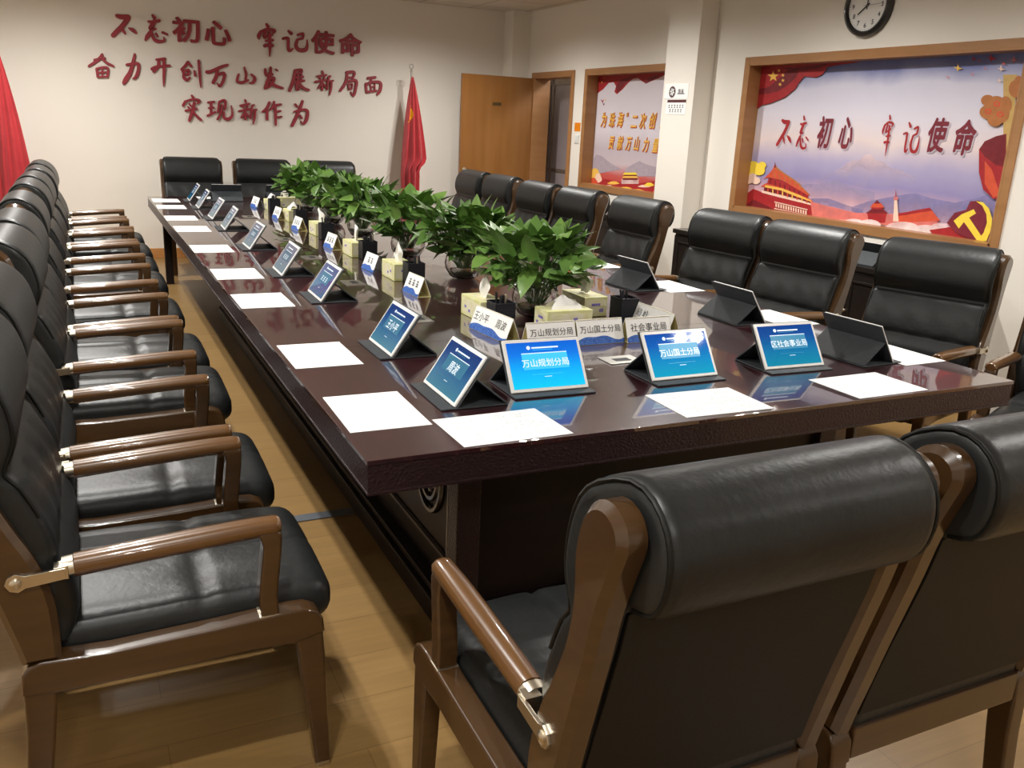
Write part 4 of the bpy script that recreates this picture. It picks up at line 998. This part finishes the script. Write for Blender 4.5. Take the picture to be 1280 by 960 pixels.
gq([(206, 210), (262, 222), (340, 264), (374, 286), (372, 296), (335, 280), (262, 250), (200, 234)], R1)
for k in range(8): gq([(212+k*20, 213+k*8.6), (217+k*20, 214+k*8.6), (217+k*20, 236+k*7.2), (212+k*20, 235+k*7.2)], RD)
gq([(186, 214), (206, 194), (222, 176), (234, 150), (240, 164), (268, 186), (322, 222), (380, 280), (372, 284), (336, 262), (262, 220), (206, 208)], RF)
gq([(234, 150), (240, 164), (268, 186), (322, 222), (380, 280), (376, 281), (318, 226), (262, 190), (232, 170)], BZ)
for k in range(6): gq([(226+k*22, 178+k*10), (230+k*22, 180+k*10.5), (238+k*21, 208+k*9.6), (233+k*21, 206+k*9.4)], BZ)
gq([(231, 168), (234, 140), (238, 166)], RD)
for k in range(13): gq([(236+k*10.5, 316+k*2.6), (242+k*10.5, 318+k*2.6), (242+k*10.5, 334+k*2.6), (236+k*10.5, 332+k*2.6)], PE)
gq([(232, 309), (372, 342), (372, 346), (232, 313)], PE); gq([(232, 337), (372, 371), (372, 374), (232, 341)], PE)
# blossoms at left
for (x, y, r) in [(340, 580, 22), (362, 592, 20), (330, 602, 18), (372, 575, 14)]: bp.disc(x, y, r, r*.9, YE)
for (x, y, r) in [(325, 625, 18), (350, 628, 16), (340, 612, 12)]: bp.disc(x, y, r, r*.8, PE)
# distant red city, hall, temple, tower
bp.poly([(540, 700), (600, 716), (700, 740), (860, 745), (985, 770), (985, 800), (700, 790), (545, 762)], PK, smooth=False)
bp.poly([(845, 742), (960, 728), (992, 768), (845, 775)], RF); bp.poly([(835, 745), (955, 722), (965, 732), (845, 752)], R1)
bp.poly([(738, 740), (772, 730), (806, 740), (800, 775), (744, 775)], R1); bp.poly([(732, 742), (752, 728), (794, 728), (812, 742)], RD)
bp.poly([(752, 728), (756, 716), (790, 716), (794, 728)], R1); bp.poly([(748, 722), (760, 706), (786, 706), (798, 722)], RF); bp.poly([(762, 708), (773, 695), (784, 708)], RD)
bp.poly([(828, 770), (833, 690), (842, 690), (848, 770)], PE); bp.disc(838, 690, 9, 7, PK); bp.poly([(836, 684), (838, 655), (840, 684)], R1)
for (x, y, rx, ry) in [(560, 770, 40, 16), (640, 782, 50, 18), (745, 785, 42, 22), (860, 795, 60, 24), (940, 800, 46, 18), (480, 762, 30, 12), (690, 775, 36, 14), (990, 790, 30, 14)]: bp.disc(x, y, rx, ry, CL)
bp.poly([(955, 800), (1025, 790), (1090, 800), (1090, 850), (960, 832)], R1)
# flag ribbon, top left
bp.poly([(330, 395), (350, 378), (372, 366), (400, 360), (450, 340), (488, 310), (500, 290), (520, 266), (560, 270), (585, 258), (600, 234), (640, 226), (690, 220), (720, 206), (700, 190), (340, 190)], R1)
bp.poly([(355, 330), (420, 320), (470, 290), (500, 252), (470, 240), (400, 300), (350, 310)], RD, smooth=True); bp.poly([(440, 235), (520, 232), (600, 222), (560, 240), (480, 246)], RD, smooth=True)
bp.star(412, 266, 20, GO)
for (x, y) in [(432, 246), (446, 262), (446, 280), (436, 294)]: bp.star(x, y, 7, GO)
# birds, stars top right
for (x, y, s, c) in [(1055, 237, 17, GO), (1110, 206, 12, R1), (1130, 211, 9, PK), (1105, 259, 10, PK), (1172, 203, 20, R1), (1205, 240, 15, PE), (1250, 208, 18, PK), (1200, 281, 10, PE), (1020, 270, 9, PK), (1150, 238, 8, PK), (1215, 222, 9, RF)]:
    bp.poly([(x-s, y-s*.3), (x-s*.2, y-s*.1), (x, y-s), (x+s*.25, y-s*.1), (x+s, y+s*.1), (x+s*.2, y+s*.3), (x-s*.1, y+s*.7), (x-s*.2, y+s*.2)], c)
# carved cloud of the marble column, lantern, column
bp.rect(1214, 260, 1262, 720, CO)
for (x, y, rx, ry) in [(1160, 350, 24, 20), (1190, 360, 30, 26), (1165, 390, 34, 26), (1205, 395, 30, 34), (1185, 420, 26, 20), (1222, 365, 22, 30), (1255, 310, 22, 30), (1268, 290, 16, 26)]: bp.disc(x, y, rx, ry, BZ)
for (x, y) in [(1162, 388), (1192, 362), (1204, 398)]: bp.disc(x, y, 12, 10, RF); bp.disc(x, y, 6, 5, BZ)
bp.poly([(1130, 520), (1150, 492), (1190, 474), (1225, 466), (1222, 690), (1180, 692), (1145, 660), (1130, 600)], R1); bp.poly([(1132, 520), (1150, 492), (1190, 474), (1225, 466), (1222, 580), (1190, 575), (1150, 545)], RD)
bp.poly([(1150, 560), (1175, 590), (1205, 680), (1180, 688), (1150, 640)], RF)
# hammer and sickle relief
bp.poly([(1018, 775), (1045, 740), (1085, 730), (1100, 700), (1130, 698), (1160, 720), (1174, 760), (1165, 815), (1135, 852), (1095, 835), (1050, 810)], MA)
bp.poly([(1042, 768), (1070, 745), (1112, 728), (1120, 742), (1096, 757), (1150, 838), (1135, 852), (1120, 845), (1078, 772), (1060, 795)], YE)
bp.poly([(1120, 700), (1142, 716), (1156, 745), (1158, 775), (1146, 810), (1128, 832), (1140, 850), (1156, 838), (1172, 800), (1176, 760), (1165, 725), (1145, 704)], YE)
# slogan
def slog(chs, y0):
    for ch, cx, cy, w, h, kind in chs:
        u0, v0 = cB(cx-w/2, cy+h/2); u1, v1 = cB(cx+w/2, cy-h/2); uc, vc = cB(cx, cy)
        for (dx, dy, mi, z) in ((.006, -.008, LE, 3.9), (0, 0, MA, 6.2)):
            if ch in BR:
                k = BR[ch][1]; xs = [a for s in k for a, b, _ in s]; ys = [b for s in k for a, b, _ in s]
                fx = lambda a: uc+dx+((a-min(xs))/(max(xs)-min(xs))-.5)*abs(u1-u0); fy = lambda b: vc+dy-((b-min(ys))/(max(ys)-min(ys))-.5)*abs(v1-v0)
                t = MB(); strokes_flat(t, k, lambda a, b: (fx(a), fy(b)), 1.5*abs(u1-u0)/(max(xs)-min(xs)), .0002, 0)
                bp.add(t.v, t.f, (R1 if mi == MA else mi), T(0, 0, LAY*z*2))
            else:
                vs, fs = glyph(ch, 1., .030, .12, 'CENTER', 1, 0)
                sx = abs(u1-u0)/(max(v.x for v in vs)-min(v.x for v in vs)); sy = abs(v1-v0)/(max(v.y for v in vs)-min(v.y for v in vs))
                bp.add([(uc+dx+v.x*sx, vc+dy+v.y*sy, LAY*z*2+v.z) for v in vs], fs, mi)
slog([('不', 452, 462, 58, 84, 0), ('忘', 516, 460, 54, 110, 0), ('初', 590, 460, 66, 112, 1), ('心', 664, 462, 64, 110, 1), ('牢', 805, 472, 54, 140, 0), ('记', 890, 478, 74, 100, 0), ('使', 982, 470, 88, 120, 1), ('命', 1078, 478, 96, 124, 1)], 0)
o = bp.build('poster', MP, None, 0); o.matrix_world = poster_axes(yl, zl)
tag(o, 'wide printed poster with red slogan, red gate building and gold hammer emblem', 'poster')
# --- small poster
yl2, wS, hS = S1-.012, (S1-S0)-.024, (OZ1-OZ0)-.024
def cS(x, y):        # enlargement (700,60) x4.923
    p = on(700+x/4.923, 60+y/4.923, 0, XP); return (min(wS, max(0, yl2-p.y)), min(hS, max(0, p.z-zl)))
sp = Poster(cS); sp.box((0, 0, -.004), (wS, hS, 0), 0)
bg2 = grad_mat('poster_pale_sky', [(0, lin(190, 60, 56)), (.10, lin(200, 90, 84)), (.2, lin(206, 190, 196)), (.34, lin(196, 184, 192)), (.5, lin(222, 214, 222)), (1, lin(224, 216, 224))], 1, 0, hS, .45, noise=.08, noise_scale=3.)
mMt = P_(168, 156, 168, 'poster_mist_mountain')
MP2 = list(MP); MP2[0] = bg2; MP2[MO] = mMt
sp.poly([(190, 300), (222, 283), (240, 272), (265, 255), (300, 215), (330, 210), (345, 235), (335, 270), (350, 285), (385, 255), (420, 215), (450, 190), (480, 185), (505, 205), (530, 220), (560, 205), (600, 190), (637, 170), (700, 150), (760, 150), (760, 110), (190, 110)], R1)
sp.poly([(345, 235), (370, 200), (420, 180), (470, 170), (430, 195), (390, 235), (355, 275)], RD, smooth=True); sp.poly([(520, 205), (560, 180), (620, 165), (580, 190), (535, 216)], RD, smooth=True)
sp.star(258, 210, 9, GO); sp.star(274, 185, 5, GO)
for (x, y, s, c) in [(262, 325, 12, R1), (280, 320, 8, GO), (270, 345, 9, RD)]: sp.poly([(x-s, y-s), (x, y), (x+s*.7, y-s*.9), (x+s*.2, y+s), (x-s*.3, y+s*.6)], c)
sp.poly([(190, 690), (225, 655), (260, 665), (300, 700), (340, 725), (380, 745), (190, 780)], MO, smooth=False)
sp.poly([(400, 745), (450, 715), (490, 695), (530, 715), (600, 735), (680, 720), (680, 790), (400, 790)], MO)
sp.poly([(160, 830), (220, 800), (300, 810), (380, 825), (480, 835), (600, 815), (700, 830), (700, 960), (160, 960)], R1)
for (x, y, rx, ry, c) in [(215, 780, 36, 40, GO), (235, 800, 22, 30, PE), (205, 820, 26, 22, RF), (330, 830, 34, 10, GO), (300, 850, 26, 8, PE), (400, 862, 40, 7, YE), (520, 850, 36, 8, PE), (550, 840, 28, 12, YE), (470, 875, 44, 7, GO), (360, 880, 30, 6, PE), (260, 870, 26, 7, GO), (600, 880, 26, 7, PK)]:
    sp.poly([(x+rx*math.cos(2*PI*k/14)*(1+.25*math.sin(3*2*PI*k/14)), y+ry*math.sin(2*PI*k/14)) for k in range(14)], c)
sp.rect(380, 806, 486, 836, CL); sp.rect(388, 800, 480, 812, RD); sp.poly([(384, 800), (396, 786), (474, 786), (484, 800)], GO); sp.rect(394, 778, 474, 788, RD); sp.poly([(386, 780), (402, 766), (468, 766), (480, 780)], YE)
def gold(txt, pts, sz):
    for ch, (cx, cy) in zip(txt, pts):
        u, v = cS(cx, cy)
        vs, fs = glyph(ch, 1., .045, .25, 'CENTER', 1, 0); vs2, fs2 = glyph(ch, 1., .012, .25, 'CENTER', 1, 0)
        sp.add([(u+q.x*sz*.9+.003, v+q.y*sz*1.25-.004, LAY*4+q.z) for q in vs], fs, RF); sp.add([(u+q.x*sz*.9, v+q.y*sz*1.25, LAY*9+q.z) for q in vs2], fs2, GO)
gold('为珠海', [(272, 440), (322, 442), (374, 440)], .122); gold('“', [(418, 408)], .10); gold('二次创业', [(458, 452), (512, 448), (574, 446), (640, 446)], .122)
gold('贡献万山力量', [(318, 582), (372, 584), (424, 588), (474, 588), (530, 594), (590, 600)], .112)
o = sp.build('poster', MP2, None, 0); o.matrix_world = poster_axes(yl2, zl)
tag(o, 'smaller pale printed poster with gold slanted slogan and red ribbon, left of the pillar', 'poster')

# ================================================================== ON THE RIGHT WALL
# clock
ck = empty('wall_clock', 'round black-rimmed wall clock above the large poster', 'clock', (XR, 2.845, 2.365), 0)
XC = RY(-PI/2) @ RZ(-PI/2)
# local frame: x' to the right in the picture (-world y), y' up, z' into the room
XC = Matrix(((0, 0, -1, 0), (-1, 0, 0, 0), (0, 1, 0, 0), (0, 0, 0, 1)))
MB().lathe([(.150, 0), (.192, .0), (.196, .02), (.190, .045), (.176, .052), (.164, .046), (.158, .030)], 48, 0, XC, caps=False).build('rim', CLOCKB, ck, 50)
m = MB(); m.lathe([(.162, .0), (.162, .028)], 48, 0, XC)
for k in range(12):
    a = PI/2-2*PI*(k+1)/12; m.glyphs(str(k+1), .042, 1, XC @ T(.122*math.cos(a), .122*math.sin(a), .0292), bold=.02)
for k in range(60):
    a = 2*PI*k/60; m.box((.146, -.0008, .0284), (.153 if k % 5 else .156, .0008, .029), 1, 0, 2, XC @ RZ(a))
m.build('dial', [CLOCKF, INK], ck, 30)
m = MB(); m.box((-.005, -.02, .031), (.005, .09, .032), 0, 0, 2, XC @ RZ(math.radians(125))); m.build('hour_hand', INK, ck, 0)
m = MB(); m.box((-.0035, -.025, .033), (.0035, .125, .034), 0, 0, 2, XC @ RZ(math.radians(-2))); m.build('minute_hand', INK, ck, 0)
m = MB(); m.box((-.001, -.03, .035), (.001, .13, .0355), 0, 0, 2, XC @ RZ(math.radians(-88))); m.lathe([(.008, .028), (.008, .037), (0, .038)], 12, 0, XC); m.build('second_hand', GREYINK, ck, 0)
# sign on the pillar: emblem plate and notice
XS = Matrix(((0, 0, -1, 4.10), (-1, 0, 0, 0), (0, 1, 0, 0), (0, 0, 0, 1)))
def onp(x, y): q = on(820+x/16, 90+y/16, 0, 4.10); return (-q.y, q.z)
sg = MB(); a = onp(195, 245); b_ = onp(640, 530); c_ = onp(220, 545); d_ = onp(600, 850)
sg.box((a[0], c_[1]+.004, .0), (b_[0], a[1], .004), 0, .001, 2)
e0 = onp(335, 400); sg.lathe([(.046, 0), (.046, .001)], 28, 1, T(e0[0], e0[1], .0042)); sg.lathe([(.036, 0), (.036, .0005)], 28, 3, T(e0[0], e0[1], .0052)); 
sg.poly = None
for k in range(3): sg.box((-.006, -.030, 0), (.006, .030, .0006), 0, 0, 2, T(e0[0], e0[1], .0056) @ RZ(PI/3*k+.3))
t0 = onp(505, 385); sg.glyphs('珠海', .040, 2, T(t0[0], t0[1], .0046), bold=.02); t1 = onp(505, 435); sg.box((t1[0]-.05, t1[1]-.004, .0042), (t1[0]+.05, t1[1]+.004, .0046), 2)
o = sg.build('wall_sign', [PAPERW, MAROON, GREYINK, GREYINK], None, 0); o.matrix_world = XS
tag(o, 'small white sign with a round maroon emblem on the pillar', 'sign')
sn = MB(); sn.box((c_[0], d_[1], 0), (onp(610, 545)[0], c_[1], .003)); bar0 = onp(232, 612); bar1 = onp(612, 552)
sn.box((bar0[0], bar0[1], .003), (bar1[0], bar1[1], .0036), 1)
for (yy, n, x0) in ((685, 6, 270), (770, 5, 285)):
    for k in range(n):
        q = onp(x0+k*54, yy); sn.box((q[0]-.011, q[1]-.014, .003), (q[0]+.011, q[1]-.009, .0036), 2); sn.box((q[0]-.011, q[1]+.004, .003), (q[0]+.011, q[1]+.009, .0036), 2); sn.box((q[0]-.003, q[1]-.014, .003), (q[0]+.003, q[1]+.015, .0036), 2)
o = sn.build('wall_notice', [PAPERW, MAROON, GREYINK], None, 0); o.matrix_world = XS
tag(o, 'small notice with dark bar and printed lines below the pillar emblem sign', 'notice')
# switches by the door
XW = Matrix(((0, 0, -1, XR), (-1, 0, 0, 0), (0, 1, 0, 0), (0, 0, 0, 1)))
def onw(x, y): q = on(x, y, 0, XR); return (-q.y, q.z)
a = onw(718, 164); b_ = onw(726, 153.5); o = MB().box((a[0], a[1], 0), (b_[0], b_[1], .002)).build('notice_card', ORANGE, None, 0); o.matrix_world = XW
tag(o, 'small orange notice card above the light switch beside the doorway', 'notice')
q = onw(721, 174); ls = empty('light_switch', 'white wall switch below the orange card beside the doorway', 'switch', (XR, -q[0], q[1]))
XK = Matrix(((0, 0, -1, 0), (-1, 0, 0, 0), (0, 1, 0, 0), (0, 0, 0, 1)))
MB().box((-.043, -.043, 0), (.043, .043, .008), 0, .002, 2, XK).build('switch_plate', SWITCHW, ls)
m = MB(); m.box((-.028, -.026, .008), (-.001, .026, .011), 0, .001, 2, XK); m.box((.001, -.026, .008), (.028, .026, .011), 0, .001, 2, XK); m.build('rocker', SWITCHW, ls)

# sideboards under the posters
def sideboard(y0, y1, label, lx=3.80):
    r = empty('sideboard', label, 'sideboard', (lx, y0, 0), 0, 'dark sideboards along the right wall'); L = y1-y0; D = XR-.015-lx
    m = MB(); m.box((-.012, -.012, H-.035), (D, L+.012, H), 0, .004); m.build('top', SIDEB, r)
    m = MB(); m.box((.012, 0, .06), (D, L, H-.035), 0, .003); m.box((.03, .01, 0), (D, L-.01, .06)); m.build('carcass', SIDEB, r)
    n = max(1, round(L/.62)); w = L/n
    for k in range(n):
        d = MB(); a, b = k*w+.006, (k+1)*w-.006; d.box((0, a, .075), (.012, b, H-.05), 0, .002)
        for (p, q, zz, z2) in ((a+.05, b-.05, .12, .135), (a+.05, b-.05, H-.11, H-.095)): d.box((-.006, p, zz), (0, q, z2), 0, .002)
        d.box((-.006, a+.05, .12), (0, a+.065, H-.095), 0, .002); d.box((-.006, b-.065, .12), (0, b-.05, H-.095), 0, .002)
        do = d.build('door', SIDEB, r)
        MB().lathe([(.008, 0), (.006, .012), (.012, .02), (.009, .027), (0, .028)], 12, 0, T(0, b-.035 if k % 2 == 0 else a+.035, .47) @ RY(-PI/2)).build('knob', NICKEL, do)
sideboard(1.65, 4.10, 'long dark sideboard under the large poster behind the right row of chairs')
sideboard(4.90, 6.35, 'dark sideboard under the smaller poster, left of the pillar')
tablet((3.99, 2.22, H+.0008), PI/2, 'dark folio tablet standing on the sideboard under the large poster', 'tablets on the sideboard', bars=2, lit='dim')
plate((3.87, 5.05, H+.0008), -PI/2, .20, 'small white name card on the far sideboard under the smaller poster', 'name cards on the sideboard', blocks=3)
